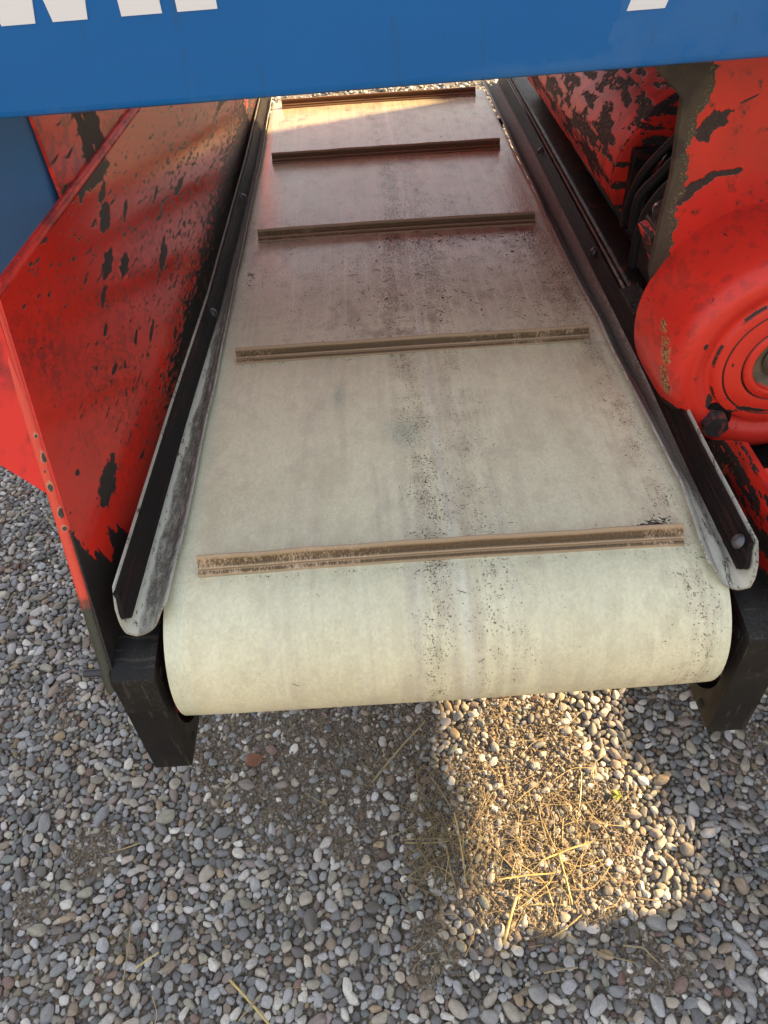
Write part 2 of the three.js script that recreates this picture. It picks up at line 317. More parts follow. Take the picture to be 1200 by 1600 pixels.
function layStalk(ax, az, bx, bz, r, m, label, kink) {
  const L = Math.hypot(bx - ax, bz - az), o = mesh(numbered('straw_stalk'), stalk(L, r, 0.06, kink), m); o.position.set((ax + bx) / 2, 0.017, (az + bz) / 2); o.rotation.y = Math.atan2(-(bz - az), bx - ax); tag(o, label, 'straw', 'long loose straw stalks on the gravel');
}
layStalk(0.069, 0.195, 0.102, 0.125, 0.0022, strawMat, 'thickest bright straw stalk slanting near the lower edge of the sunlit patch', [0.42, 1.3]);
layStalk(0.076, 0.108, 0.160, 0.104, 0.0013, strawMat, 'long thin straw stalk lying crosswise through the middle of the sunlit straw');
layStalk(0.025, 0.005, 0.030, 0.115, 0.0012, strawMat, 'upright-looking straw stalk along the left edge of the sunlit patch');
layStalk(0.143, 0.085, 0.225, 0.062, 0.0014, strawMat, 'golden straw stalk pointing up right across the sunlit sand');
layStalk(0.172, 0.078, 0.176, 0.150, 0.0012, strawMat, 'short straw stalk standing straight down above the round sunlit pebble');
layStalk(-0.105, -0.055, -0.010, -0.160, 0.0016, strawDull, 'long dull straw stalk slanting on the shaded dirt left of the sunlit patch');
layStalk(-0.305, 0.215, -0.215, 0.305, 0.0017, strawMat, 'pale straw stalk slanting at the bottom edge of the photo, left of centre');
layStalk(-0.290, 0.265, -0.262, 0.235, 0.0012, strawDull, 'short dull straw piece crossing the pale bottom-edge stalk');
layStalk(-0.440, 0.195, -0.410, 0.176, 0.0014, strawMat, 'short straw piece on grey pebbles in the lower left');
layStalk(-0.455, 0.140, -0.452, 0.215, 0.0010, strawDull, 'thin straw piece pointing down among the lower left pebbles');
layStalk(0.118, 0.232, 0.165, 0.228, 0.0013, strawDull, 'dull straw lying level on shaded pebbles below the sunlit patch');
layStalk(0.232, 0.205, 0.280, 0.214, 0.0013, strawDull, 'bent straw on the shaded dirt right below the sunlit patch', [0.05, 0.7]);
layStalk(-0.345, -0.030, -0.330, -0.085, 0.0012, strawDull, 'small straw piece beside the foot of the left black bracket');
// a dead leaf and a sprig of weed
{
  const o = mesh('dead_leaf', sheet(8, 6, (u, v) => { const w = Math.sin(Math.PI * Math.pow(u, 0.8)) * 0.011; return [(u - 0.5) * 0.036, 0.003 + 0.005 * Math.sin(u * 5 + v * 2) + 0.004 * Math.abs(v - 0.5), (v - 0.5) * 2 * w]; }, 0.0004), mat(null, { color: new THREE.Color().setRGB(0.26, 0.12, 0.075), roughness: 0.8 }));
  o.position.set(-0.298, 0.012, -0.108); o.rotation.y = 0.5; tag(o, 'small curled reddish brown leaf on the dirt by the left bracket', 'leaf');
  const w = thing('weed_sprig', 'tiny yellow green weed sprig in the sunlit gravel', 'weed', [0.2856, 0.008, -0.0112]);
  const gm = mat(null, { color: new THREE.Color().setRGB(0.30, 0.33, 0.05), roughness: 0.7 });
  for (let i = 0; i < 16; i++) { const a = R(0, 6.28), L = R(0.008, 0.018), el = R(0.2, 1.2); const lf = mesh(i ? `leaf_${String(i).padStart(3, '0')}` : 'leaf', sheet(6, 2, (u, v) => [u * L * Math.cos(el), u * L * Math.sin(el) - 0.3 * u * u * L, (v - 0.5) * 0.005 * Math.sin(Math.PI * (0.12 + 0.85 * u))], 0.0003), gm, w); lf.rotation.y = a; }
}
{
  const g = new THREE.Group(); g.name = 'dry_grass'; g.userData = { kind: 'stuff', label: 'wisps of dry greenish grass at the shaded edge of the sunlit patch' }; scene.add(g);
  const im = new THREE.InstancedMesh(stalk(1, 0.012, 0.3), mat(null, { roughness: 0.7 }), 130); im.name = 'grass_blades'; im.userData = { kind: 'stuff' }; im.castShadow = im.receiveShadow = true;
  const C = [[-0.015, 0.075, 0.025, 0.06], [-0.05, -0.02, 0.05, 0.05], [0.0, 0.22, 0.04, 0.02], [-0.47, 0.16, 0.03, 0.03], [-0.12, -0.09, 0.07, 0.05], [0.245, 0.18, 0.02, 0.04]];
  for (let i = 0; i < 130; i++) { const c = C[Math.floor(rnd() * C.length)], x = c[0] + gauss() * c[2], z = c[1] + gauss() * c[3], L = R(0.015, 0.05); dm.position.set(x, groundY(x, z) + R(0.004, 0.012), z); dm.rotation.set(0, R(0, 6.28), gauss() * 0.15); dm.scale.set(L, L, L); dm.updateMatrix(); im.setMatrixAt(i, dm.matrix); const t = R(0.5, 1.1); im.setColorAt(i, new THREE.Color().setRGB(...(rnd() < 0.6 ? [0.17 * t, 0.15 * t, 0.08 * t] : [0.26 * t, 0.20 * t, 0.11 * t]))); }
  g.add(im);
}

// ------------------------------------------------------------------ conveyor
const conveyor = thing('discharge_conveyor', 'long cream conveyor belt with tan cleats running away under the blue beam', 'conveyor', [0, 0, 0]);
const ZR = 0.010, RR = 0.090, ZF = -1.655, BW = 0.2795, YC = H - RR;      // front drum axis, drum radius, rear drum axis
const belt = (() => {
  const Ltop = ZR - ZF, arc = Math.PI * RR, LT = Ltop + arc;
  const path = [];                                    // [z, y, s]
  for (let i = 0; i <= 150; i++) path.push([ZF + Ltop * i / 150, H, Ltop * i / 150]);
  for (let i = 1; i <= 48; i++) { const a = Math.PI * i / 48; path.push([ZR + RR * Math.sin(a), YC + RR * Math.cos(a), Ltop + arc * i / 48]); }
  for (let i = 1; i <= 40; i++) path.push([ZR - Ltop * i / 40, YC - RR, LT + Ltop * i / 40]);
  for (let i = 1; i < 48; i++) { const a = Math.PI + Math.PI * i / 48; path.push([ZF + RR * Math.sin(a), YC + RR * Math.cos(a), 0]); }
  const VL = 2.06, spots = [];
  const tex = paint(1024, 2048, (u, v) => {
    const x = (u - 0.5) * 2 * BW, s = v * VL, z = s - Ltop + ZR;      // z along the top run
    const lx = x * 1.0, f = vn(x * 900, s * 900, 111), f2 = vn(x * 420, s * 300, 112), g = fbm(x * 14, s * 9, 4, 113), g2 = fbm(x * 60, s * 40, 3, 114), st = fbm(x * 70, s * 5, 3, 115);
    let c = [0.73, 0.69, 0.475];                                      // pale greenish cream
    c = mix3(c, [0.67, 0.63, 0.43], sst(0.40, 0.68, g));
    c = mix3(c, [0.54, 0.48, 0.37], 0.45 * sst(0.45, 0.70, st) * sst(-0.9, -0.1, -Math.abs(x + 0.02) * 4));
    // shade and reflection of the machine above painted brown over the far belt, plus dust
    const grimeShade = sst(-0.30, -0.62, z + (g2 - 0.5) * 0.16 + (g - 0.5) * 0.25) * 0.58 + 0.14 * sst(0.48, 0.7, g2);
    c = mix3(c, [0.23, 0.155, 0.105], grimeShade * (0.55 + 0.45 * f2));
    c = mix3(c, [0.20, 0.14, 0.10], 0.5 * sst(0.58, 0.78, g2 * 0.5 + g * 0.5) * sst(-0.36, -0.44, z));
    // green rub marks, a pale seam line up the middle-right, edge wear lines
    c = mix3(c, [0.20, 0.30, 0.24], 0.55 * clamp(blots([[-0.023, -0.21, 0.04, 0.05], [-0.105, -0.30, 0.014, 0.04]], x, z, (f2 - 0.5) * 0.8 - 0.1)));
    c = mix3(c, [0.76, 0.75, 0.64], 0.35 * (1 - sst(0.002, 0.007, Math.abs(x - 0.018 - 0.004 * Math.sin(z * 5)))) * sst(0.2, 0.6, st));
    const e = BW - Math.abs(x); c = mix3(c, [0.52, 0.60, 0.48], 0.5 * (1 - sst(0.012, 0.03, e)) * (0.5 + 0.5 * Math.sin(e * 2600 + 2 * Math.sin(s * 3))));
    // specks of sawdust
    const lane = 0.55 * Math.exp(-Math.pow((x + 0.012 + 0.01 * Math.sin(s * 7)) / 0.02, 2)) + 0.40 * Math.exp(-Math.pow((x - 0.045) / 0.035, 2)) + 0.18 * sst(0.0, 0.24, x) + 0.40 * sst(-0.36, -0.56, z) * sst(-1.3, -0.8, z) + 0.30 * Math.exp(-Math.pow((x - 0.25) / 0.03, 2)) + 0.06;
    const clump = fbm(x * 60, s * 60, 3, 117), k1 = sst(0.80, 0.86, vn(x * 820, s * 700, 118) * 0.62 + clump * 0.22 + lane * 0.32), k2 = sst(0.84, 0.90, vn(x * 480, s * 330, 119) * 0.72 + lane * 0.26);
    const k = clamp(k1 + k2 * 0.8); c = mix3(c, mix3([0.05, 0.032, 0.022], [0.12, 0.085, 0.06], f), k * 0.92);
    c = mix3(c, [0.30, 0.22, 0.15], 0.55 * clamp(lane) * sst(0.42, 0.68, fbm(x * 120, s * 14, 4, 116) * 0.6 + clump * 0.4));   // dust smeared along the travel
    c = mix3(c, [0.80, 0.78, 0.62], 0.16 * sst(0.55, 0.8, fbm(x * 190, s * 3, 2, 122)));
    const fine = 1 + 0.05 * (Math.sin(x * 2513) * Math.sin(s * 2513)) + (f - 0.5) * 0.16 + (f2 - 0.5) * 0.12;
    const wet = sst(-0.45, -0.75, z);
    return [c[0] * fine, c[1] * fine, c[2] * fine, lerp(0.46, 0.23, wet) + 0.16 * (f - 0.5) + 0.22 * k + 0.10 * (g2 - 0.5), 0.4 + 0.25 * (f - 0.5) + 0.45 * k];
  });
  const pos = [], uv = [], idx = [], NX = 26, n = path.length, skins = [0, 0.003];
  for (const off of skins) for (let j = 0; j <= n; j++) {
    const [z, y, s] = path[j % n], a = path[(j + n - 1) % n], b = path[(j + 1) % n], tz = b[0] - a[0], ty = b[1] - a[1], l = Math.hypot(tz, ty), nz = -ty / l, ny = tz / l;
    for (let i = 0; i <= NX; i++) {
      const x = (i / NX - 0.5) * 2 * (BW + 0.005 * sst(-0.10, 0.0, z) - 0.002), wob = 0.0007 * (fbm(x * 8, s * 6, 2, 121) - 0.5) * 2, edge = -0.0012 * Math.pow(Math.abs(i / NX - 0.5) * 2, 8);
      pos.push(x, y + ny * (wob + edge - off), z + nz * (wob + edge - off)); uv.push(i / NX, clamp(s / VL, 0, 0.999));
    }
  }
  const W = NX + 1, off = (n + 1) * W;
  for (let j = 0; j < n; j++) for (let i = 0; i < NX; i++) { const a = j * W + i; idx.push(a, a + W, a + 1, a + 1, a + W, a + W + 1); idx.push(off + a, off + a + 1, off + a + W, off + a + 1, off + a + W + 1, off + a + W); }
  for (let j = 0; j < n; j++) for (const i of [0, NX]) { const a = j * W + i, b = a + W; idx.push(a, a + off, b, b, a + off, b + off); }
  const g = new THREE.BufferGeometry(); g.setAttribute('position', new THREE.Float32BufferAttribute(pos, 3)); g.setAttribute('uv', new THREE.Float32BufferAttribute(uv, 2)); g.setIndex(idx); g.computeVertexNormals();
  return mesh('belt', g, mat(tex, { bumpScale: 0.0007, specularIntensity: 1 }), conveyor);
})();
// cleats: a fin on a stepped foot, tan, gritty
{
  const tex = k => paint(1024, 64, (u, v) => {
    const x = u * 0.5, y = v * 0.04, f = vn(x * 1900, y * 1900, 131 + k), g = fbm(x * 14, y * 20, 3, 133 + k), top = v;
    let c = mix3([0.50, 0.335, 0.215], [0.54, 0.40, 0.24], g); c = mix3(c, [0.22, 0.13, 0.08], clamp(k * 0.17 + 0.25 * (g - 0.5)) * (0.6 + 0.8 * f));  // cleats farther back tinted darker: shade and grime put in the colour
    const heavy = clamp(0.46 + 0.10 * k + 0.80 * Math.exp(-Math.pow((x - (k % 2 ? 0.2 : 0.33)) / 0.12, 2)) + 0.4 * (g - 0.5));
    const zone = 0.25 + 0.75 * sst(0.40, 0.44, v) * sst(0.56, 0.53, v) + 0.75 * sst(0.63, 0.645, v) * sst(0.70, 0.68, v) + 0.3 * sst(0.72, 0.74, v);
    const d = zone * sst(0.44, 0.62, heavy * 0.44 + 0.30 * fbm((x + y * 0.6) * 800, (y - x * 0.6) * 800, 2, 137 + k) + 0.16 * f + 0.22 * fbm((x - y) * 90, (y + x * 0.3) * 130, 3, 139 + k));
    c = mix3(c, mix3([0.045, 0.028, 0.015], [0.16, 0.10, 0.045], f), d * 0.95);
    return [...c, 0.42 + 0.4 * d, 0.4 + 0.5 * d * f];
  });
  const T = [tex(0), tex(1), tex(2), tex(3), tex(4)];
  const prof = [[-0.010, 0.0002], [-0.010, 0.0022], [-0.0025, 0.0034], [-0.0028, 0.0190], [-0.0012, 0.0197], [0.0006, 0.0190], [0.0018, 0.0090], [0.0048, 0.0083], [0.0058, 0.0070], [0.0052, 0.0056], [0.0036, 0.0048], [0.0088, 0.0038], [0.0104, 0.0026], [0.0106, 0.0002]];
  for (let k = 0; k < 5; k++) {
    const N = 60, m = prof.length, pos = [], uv = [], idx = [];
    let per = [0]; for (let j = 1; j <= m; j++) { const a = prof[j - 1], b = prof[j % m]; per.push(per[j - 1] + Math.hypot(a[0] - b[0], a[1] - b[1])); }
    for (let j = 0; j < m; j++) for (let i = 0; i <= N; i++) for (const jj of [j, j + 1]) {           // faceted profile: its edges stay crisp
      const t = i / N, x = (t - 0.5) * 0.5, q = prof[jj % m], wav = 0.0009 * (vn(x * 22, k * 7, 141) - 0.5) * (q[1] > 0.01 ? 2.4 : 0.6), bow = -0.003 * Math.sin(Math.PI * t) * (k % 2 ? 0.3 : 1);
      pos.push(x, H + q[1] * (1 + 0.03 * (vn(x * 30, k, 143) - 0.5)), -k * 0.4037 + q[0] + wav + bow); uv.push(t, 0.02 + 0.96 * per[jj] / per[m]);
    }
    for (let j = 0; j < m; j++) for (let i = 0; i < N; i++) { const a = j * (N + 1) * 2 + i * 2; idx.push(a, a + 2, a + 1, a + 1, a + 2, a + 3); }
    for (const i of [0, N]) { const o = pos.length / 3; for (let j = 0; j < m; j++) { const b = j * (N + 1) * 2 + i * 2; pos.push(pos[b * 3], pos[b * 3 + 1], pos[b * 3 + 2]); uv.push(i ? 0.99 : 0.01, 0.5); } for (const tri of THREE.ShapeUtils.triangulateShape(prof.map(p => new THREE.Vector2(...p)), [])) idx.push(o + tri[0], o + tri[1], o + tri[2]); }
    const g = new THREE.BufferGeometry(); g.setAttribute('position', new THREE.Float32BufferAttribute(pos, 3)); g.setAttribute('uv', new THREE.Float32BufferAttribute(uv, 2)); g.setIndex(idx); g.computeVertexNormals();
    mesh(k ? `cleat_00${k}` : 'cleat', g, mat(T[k], { bumpScale: 0.001 }), belt);
  }
}
// drums inside the belt
mesh('drum', mergeGeometries([cyl(RR - 0.004, 0.55, 'x', [0, YC, ZR], 48), cyl(0.02, 0.66, 'x', [0, YC, ZR], 24)]), M.red, conveyor);
mesh('drum_001', mergeGeometries([cyl(RR - 0.004, 0.55, 'x', [0, YC, ZF], 48), cyl(0.02, 0.66, 'x', [0, YC, ZF], 24)]), M.darkSteel, conveyor);
mesh('slider_bed', box(-0.27, 0.27, H - 0.012, H - 0.005, ZF + 0.1, ZR - 0.1, 0.002), M.darkSteel, conveyor);
// how far out the skirts sit, along z
const curve = pts => z => { if (z >= pts[0][0]) return pts[0][1]; for (let i = 1; i < pts.length; i++) if (z >= pts[i][0]) return lerp(pts[i - 1][1], pts[i][1], (pts[i - 1][0] - z) / (pts[i - 1][0] - pts[i][0])); return pts[pts.length - 1][1]; };
const outL = curve([[0.06, -0.306], [-0.25, -0.299], [-0.55, -0.2885], [-1.16, -0.2840], [-1.72, -0.288]]), outR = curve([[0.06, 0.290], [-0.09, 0.2935], [-0.31, 0.302], [-0.8, 0.311], [-1.31, 0.320], [-1.72, 0.324]]);
const inL = curve([[0.06, -0.2765], [-0.11, -0.2735], [-0.41, -0.2735], [-1.2, -0.276], [-1.72, -0.281]]), inR = curve([[0.06, 0.259], [0.03, 0.262], [-0.076, 0.2745], [-0.34, 0.2715], [-0.82, 0.270], [-1.72, 0.2825]]);
const skirtTex = side => paint(256, 2048, (u, v) => {          // u: from the free edge (0) to the clamped edge (1); v: from the far end to the near end
  const z = lerp(-1.72, 0.075, v), f = vn(u * 90, z * 800, 151 + side), g = fbm(u * 4, z * 22, 4, 153 + side), g2 = fbm(u * 16, z * 80, 3, 155 + side);
  let c = [0.60, 0.59, 0.48];
  const band = side < 0 ? sst(0.56, 0.46, u + 0.22 * (g - 0.5) + 0.1 * (g2 - 0.5)) : sst(0.70, 0.40, u + 0.24 * (g - 0.5));
  const endClean = side < 0 ? 1 - 0.35 * sst(0.02, 0.075, z) : 1 - 0.62 * sst(-0.075, -0.015, z + (g2 - 0.5) * 0.12);
  let d = clamp(band * (0.55 + 0.8 * (g2 - 0.2)) + (side > 0 ? 0.6 * sst(0.33, 0.6, g) : 0.10 * sst(0.5, 0.7, g2))) * endClean;
  d = Math.max(d, 0.95 * sst(0.60, 0.68, g2 * 0.65 + f * 0.25 + (side > 0 ? 0.06 : 0)), sst(-0.35, -0.6, z) * (0.7 + 0.3 * g), side > 0 ? 0.95 * sst(-0.045, -0.11, z + (g2 - 0.5) * 0.12) * sst(0.66, 0.5, u + 0.25 * (g - 0.5)) : 0); d = clamp(d * (0.55 + 0.9 * f) * 1.25 - 0.12);
  c = mix3(c, mix3([0.04, 0.03, 0.024], [0.13, 0.10, 0.075], f), clamp(d) * 0.93);
  c = mix3(c, [0.55, 0.55, 0.5], (1 - sst(0.01, 0.05, u)) * 0.5);
  return [c[0] * (0.92 + 0.16 * f), c[1] * (0.92 + 0.16 * f), c[2] * (0.92 + 0.16 * f), 0.45 + 0.35 * d, 0.4 + 0.4 * d * f];
});
for (const side of [-1, 1]) {
  const ox = side < 0 ? outL : outR, ix = side < 0 ? inL : inR, tp = 0.009;
  const eu = [0, 0.12, 0.3, 0.5, 0.68, 0.8, 0.9, 1], ez = side < 0 ? [0.048, 0.059, 0.068, 0.075, 0.076, 0.071, 0.062, 0.044] : [0.041, 0.051, 0.060, 0.068, 0.071, 0.067, 0.058, 0.040];
  const endZ = u => { for (let i = 1; i < eu.length; i++) if (u <= eu[i] + 1e-9) { const t = (u - eu[i - 1]) / (eu[i] - eu[i - 1]); return lerp(ez[i - 1], ez[i], t); } return ez[7]; };
  const skirt = mesh(side < 0 ? 'sealing_skirt' : 'sealing_skirt_001', sheet(28, 200, (u, v) => {
    const zEnd = endZ(u);
    const z = lerp(-1.72, zEnd, v), o = ox(z), i = ix(z), w = side * (o - i) > 0.004 ? o - i : side * 0.004;
    const t = clamp(u / 0.72), q = clamp((u - 0.72) / 0.28), wave = 0.0022 * (fbm(z * 9, 1, 2, 161 + side) - 0.5) * (1 - u) * 2;
    // free edge on the belt, a hollow between belt and bar, then up behind the bar
    const x = q > 0 ? o + side * (0.006 + q * tp * 1.0) : i + wave + (o + side * 0.006 - i - wave) * Math.pow(t, 0.9);
    const y = q > 0 ? H + 0.001 + q * 0.031 : H + 0.0035 + 0.0045 * Math.pow(1 - t, 2) - 0.013 * Math.sin(Math.PI * Math.pow(t, 0.8)) * sst(0.0, 0.3, t) * Math.min(1, Math.abs(w) / 0.03) - 0.002 * t;
    const top = z > ZR ? YC + Math.sqrt(Math.max(0, RR * RR - (z - ZR) * (z - ZR))) : H;
    return [x, Math.abs(x) < 0.2835 ? Math.max(y, top + 0.0022) : y, z];
  }, 0.0022), mat(skirtTex(side), { bumpScale: 0.0008 }), conveyor);
  const bar = mesh(side < 0 ? 'clamp_bar' : 'clamp_bar_001', sheet(10, 60, (u, v) => {
    const chamf = 0.016 * sst(0.3, 1, u) + 0.007 * sst(0.3, 0, u), z = lerp(-1.70, (side < 0 ? 0.068 : 0.058) - chamf, v), o = ox(z);
    return [o + side * (0.0015 + u * tp), H + 0.004 + u * 0.027, z];
  }, 0.005), M.black, conveyor);
  bar.userData = { label: side < 0 ? 'black bar clamping the left skirt' : 'black bar with a bolt clamping the right skirt' };
  const bz = side < 0 ? [-0.09, -0.5, -0.95] : [0.032, -0.62, -1.1];
  bz.forEach((z, i) => {
    const g = new THREE.SphereGeometry(0.0085, 20, 10, 0, 6.283, 0, 1.2); g.rotateZ(side * 1.1).translate(ox(z) + side * 0.003, H + 0.0235, z);
    if (side > 0 || i) mesh(i ? `bolt_00${i}` : 'bolt', g, i ? M.darkSteel : M.steel, bar);
  });
  // rail behind the bar that carries the skirt
  const railIn = z => side * Math.max(Math.abs(ox(z)) + 0.020, 0.312);
  if (side > 0) {
  const gR = sheet(6, 60, (u, v) => { const z = lerp(-1.72, -0.345, v), x = railIn(z), P = [[0, -0.09], [0, 0.0], [0, 0.030], [0.004, 0.034], [0.040, 0.034], [0.044, 0.03], [0.044, -0.09]][Math.round(u * 6)]; return [x + side * P[0], H + P[1], z]; }, 0.003);
  mesh('side_rail', boxUV(gR, 0.5), M.black, conveyor); }
  // end bracket: a folded black plate that carries the drum
  const x0 = side < 0 ? -0.3345 : 0.2945, x1 = side < 0 ? -0.2915 : 0.3385, r = 0.012;
  const fr = []; for (let i = 0; i <= 6; i++) { const a = i / 6; fr.push([0.102 - r * (1 - Math.cos(a * 1.25)), 0.552 + r * Math.sin(a * 1.25) - 0.004]); }
  const prof = [[0.100, 0.384], ...fr, [0.060, 0.566], [0.0, 0.574], [-0.12, 0.574], [-0.12, 0.384]];
  const s = new THREE.Shape(); prof.forEach(([z, y], i) => i ? s.lineTo(-z, y) : s.moveTo(-z, y));
  const hole = new THREE.Path(); hole.absarc(-0.008, 0.470, 0.078, 0, Math.PI * 2, true); s.holes.push(hole);
  const g = new THREE.ExtrudeGeometry(s, { depth: x1 - x0 - 0.003, bevelEnabled: true, bevelSize: 0.0015, bevelThickness: 0.0015, bevelOffset: -0.0015, bevelSegments: 2, curveSegments: 40 }).rotateY(Math.PI / 2).translate(x0 + 0.0015, 0, 0);
  const br = mesh(side < 0 ? 'end_bracket' : 'end_bracket_001', boxUV(toCreasedNormals(g, 0.6), 0.5), M.bracket ??= mat(paint(512, 512, (u, v) => {
    const x = u * 0.5, y = v * 0.5, g = fbm(x * 26, y * 26, 4, 171), f = vn(x * 800, y * 800, 172), scr = sst(0.70, 0.74, fbm(x * 200, y * 26, 2, 173));
    const c = mix3(mix3([0.010, 0.010, 0.011], [0.022, 0.020, 0.017], g), [0.10, 0.09, 0.07], 0.25 * scr + 0.2 * sst(0.6, 0.8, f * g * 1.6)); return [...c, 0.27 + 0.28 * g + 0.15 * f, f];
  }), { bumpScale: 0.0003, specularIntensity: 0.35 }), conveyor);
  const xi = side < 0 ? x1 : x0;
  for (const [k, [z, y]] of [[0.080, 0.540], [0.072, 0.398]].entries()) mesh(k ? 'bolt_hole_001' : 'bolt_hole', mergeGeometries([new THREE.TorusGeometry(0.0048, 0.0012, 8, 20).rotateY(Math.PI / 2).translate(xi, y, z), cyl(0.0042, 0.0012, 'x', [xi - side * 0.0004, y, z], 16)]), M.hole, br);
  mesh('bearing', mergeGeometries([cyl(0.074, 0.012, 'x', [side * 0.318, 0.470, 0.008], 40), cyl(0.045, 0.02, 'x', [side * 0.316, 0.485, 0.008], 32)]), side < 0 ? M.flaky : M.blackGloss, br);
}
// small folded tab on the right bar
mesh('tab', boxUV(new RoundedBoxGeometry(0.028, 0.004, 0.075, 2, 0.0015).rotateZ(0.35).translate(0.316, H + 0.046, -0.42), 0.5), M.black, conveyor);

// ------------------------------------------------------------------ red guard left of the belt
{
  const o = thing('guard_panel', 'tall red side panel left of the belt with black chipped patches', 'panel', [-0.345, 0.54, 0]);
  const xb = curve([[0.1, -0.335], [0, -0.331], [-0.4, -0.318], [-0.9, -0.306], [-1.72, -0.300]]);
  const xt = z => -0.3925 - 0.033 * (z + 0.105) * -1 * -0.9 * 0 + (z + 0.105) * -0.032;
  // s: 0 at the bottom, 1 at the upper fold; z runs far (0) to the slanted near edge (1)
  const P = (z, y) => [lerp(xb(z), xt(z), (y - 0.54) / 0.32), y, z];
  const near = y => lerp(0.1, -0.105, (y - 0.54) / 0.32);
  const chips = [[-0.083, 0.656, 0.034, 0.0125, -0.12], [-0.117, 0.662, 0.008, 0.004, 0], [-0.338, 0.784, 0.027, 0.0085, -0.2], [-0.379, 0.763, 0.024, 0.008, -0.15], [-0.393, 0.818, 0.030, 0.0095, -0.25], [-0.418, 0.838, 0.02, 0.006, -0.2], [-0.285, 0.768, 0.016, 0.004, -0.25], [-0.511, 0.713, 0.034, 0.008, -0.15], [-0.535, 0.722, 0.02, 0.004, -0.2], [-0.375, 0.862, 0.03, 0.006, -0.3], [-0.593, 0.772, 0.02, 0.003, -0.2], [-0.46, 0.80, 0.02, 0.004, -0.3], [-0.25, 0.745, 0.012, 0.003, -0.25], [-0.31, 0.70, 0.014, 0.003, -0.25], [-0.36, 0.68, 0.02, 0.0035, -0.2], [-1.20, 0.735, 0.10, 0.006, 0], [-0.70, 0.74, 0.04, 0.005, 0], [-0.43, 0.858, 0.05, 0.012, 0.0], [-0.22, 0.71, 0.012, 0.004, 0], [-0.05, 0.70, 0.006, 0.003, 0]];
  const bare = [[0.035, 0.600, 0.085, 0.062, 0], [0.035, 0.665, 0.020, 0.030, 0], [0.0, 0.60, 0.055, 0.045, 0.1], [-0.035, 0.60, 0.026, 0.045, 0.2], [0.06, 0.56, 0.08, 0.06, 0]];
  const tex = paint(2048, 1024, (u, v) => {
    const z = lerp(-1.74, 0.12, u), y = lerp(0.54, 0.875, v), rf = fbm(z * 75 + y * 120, y * 330 - z * 20, 4, 181), f = vn(z * 700, y * 1100, 182), n2 = fbm(z * 130, y * 190, 3, 183), g = fbm(z * 9, y * 16, 4, 184);
    let c = mix3(RED, [0.58, 0.028, 0.018], vn(z * 14, y * 22, 185));
    // dark rubbed-in dust with a grain of its own
    const mot = clamp(blots([[-0.20, 0.71, 0.16, 0.12, 0.3], [-0.12, 0.79, 0.07, 0.06, 0.2], [-0.45, 0.74, 0.25, 0.08, 0]], z, y, (n2 - 0.5) * 0.5 + (f - 0.5) * 0.5));
    const gr = clamp(mot) * 0.62 * sst(0.30, 0.7, n2 * 0.55 + f * 0.45) + 0.14 * sst(0.52, 0.72, n2 * 0.5 + g * 0.5);
    c = mix3(c, [0.085, 0.022, 0.018], gr);
    // soot and cream dust dragged along the lower edge, streaky
    const low = lerp(0.62, 0.66, sst(-0.2, -1.3, z)), edge = (y - low) / lerp(0.045, 0.075, sst(-0.1, -1.2, z));
    const cream = sst(1.25, 0.5, edge + (rf - 0.5) * 1.4) * sst(-0.14, -0.5, z); c = mix3(c, [0.40, 0.27, 0.17], cream * 0.22 * sst(0.40, 0.62, n2 * 0.7 + f * 0.3));
    const soot = sst(0.53, 0.57, (1 - clamp(edge + 0.20)) * 0.62 * sst(-0.12, -0.45, z) + (rf - 0.5) * 1.0 + 0.27 + (f - 0.5) * 0.10 - 0.12);
    const flecks = sst(0.72, 0.75, fbm(z * 60, y * 330, 3, 187) + 0.07 * sst(-0.35, -0.6, z) * sst(0.86, 0.74, y) - 0.13 * sst(-0.25, 0.0, z));
    const chip = sst(0.0, 0.05, blots(chips, z, y, (n2 - 0.5) * 0.8 + (f - 0.5) * 0.2)), br = sst(0.0, 0.0022, 0.602 + 1.15 * (z + 0.054) - y - 0.045 * Math.exp(-Math.pow((z + 0.012) / 0.018, 2)) + 0.018 * Math.exp(-Math.pow((z + 0.045) / 0.012, 2)) + (fbm(z * 90, y * 16, 3, 188) - 0.5) * 0.085 + (n2 - 0.5) * 0.03) * sst(-0.085, -0.06, z);
    const k = Math.max(soot, flecks, chip, br); c = mix3(c, mix3(BLK, [0.035, 0.030, 0.028], f), k);
    return [...c, clamp(lerp(0.085 + 0.25 * gr + 0.04 * n2 + 0.16 * cream, 0.45, k)), 0.6 - 0.3 * k + (f - 0.5) * 0.1];
  });
  const tm = mat(tex, { bumpScale: 0.0005, specularIntensity: 0.75 });
  const g = sheet(90, 30, (u, v) => { const y = lerp(0.54, 0.86, v), z = lerp(-1.72, near(y), u); return P(z, y); }, 0.004), p = g.attributes.position, uv = g.attributes.uv;
  for (let i = 0; i < p.count; i++) uv.setXY(i, (p.getZ(i) + 1.74) / 1.86, (p.getY(i) - 0.54) / 0.335);
  mesh('lower_sheet', local(g, o), tm, o);
  // fold along the top: a rolled lip, then the upper sheet, which starts further back
  mesh('folded_lip', local(boxUV(sheet(60, 8, (u, v) => { const z = lerp(-1.72, -0.108, u), a = v * 2.6, [x] = P(z, 0.86); return [x - 0.0045 + 0.004 * Math.cos(a), 0.8595 + 0.005 * Math.sin(a), z]; }, 0.003), 0.5), o), M.red, o);
  const up = sheet(60, 16, (u, v) => { const z = lerp(-1.72, -0.335, u), [x] = P(z, 0.86); return [x - 0.010 - 0.02 * v, lerp(0.862, 1.30, v), z]; }, 0.004), p2 = up.attributes.position, uv2 = up.attributes.uv;
  for (let i = 0; i < p2.count; i++) uv2.setXY(i, (p2.getZ(i) + 1.74) / 1.5, (p2.getY(i) - 0.86) / 0.46);
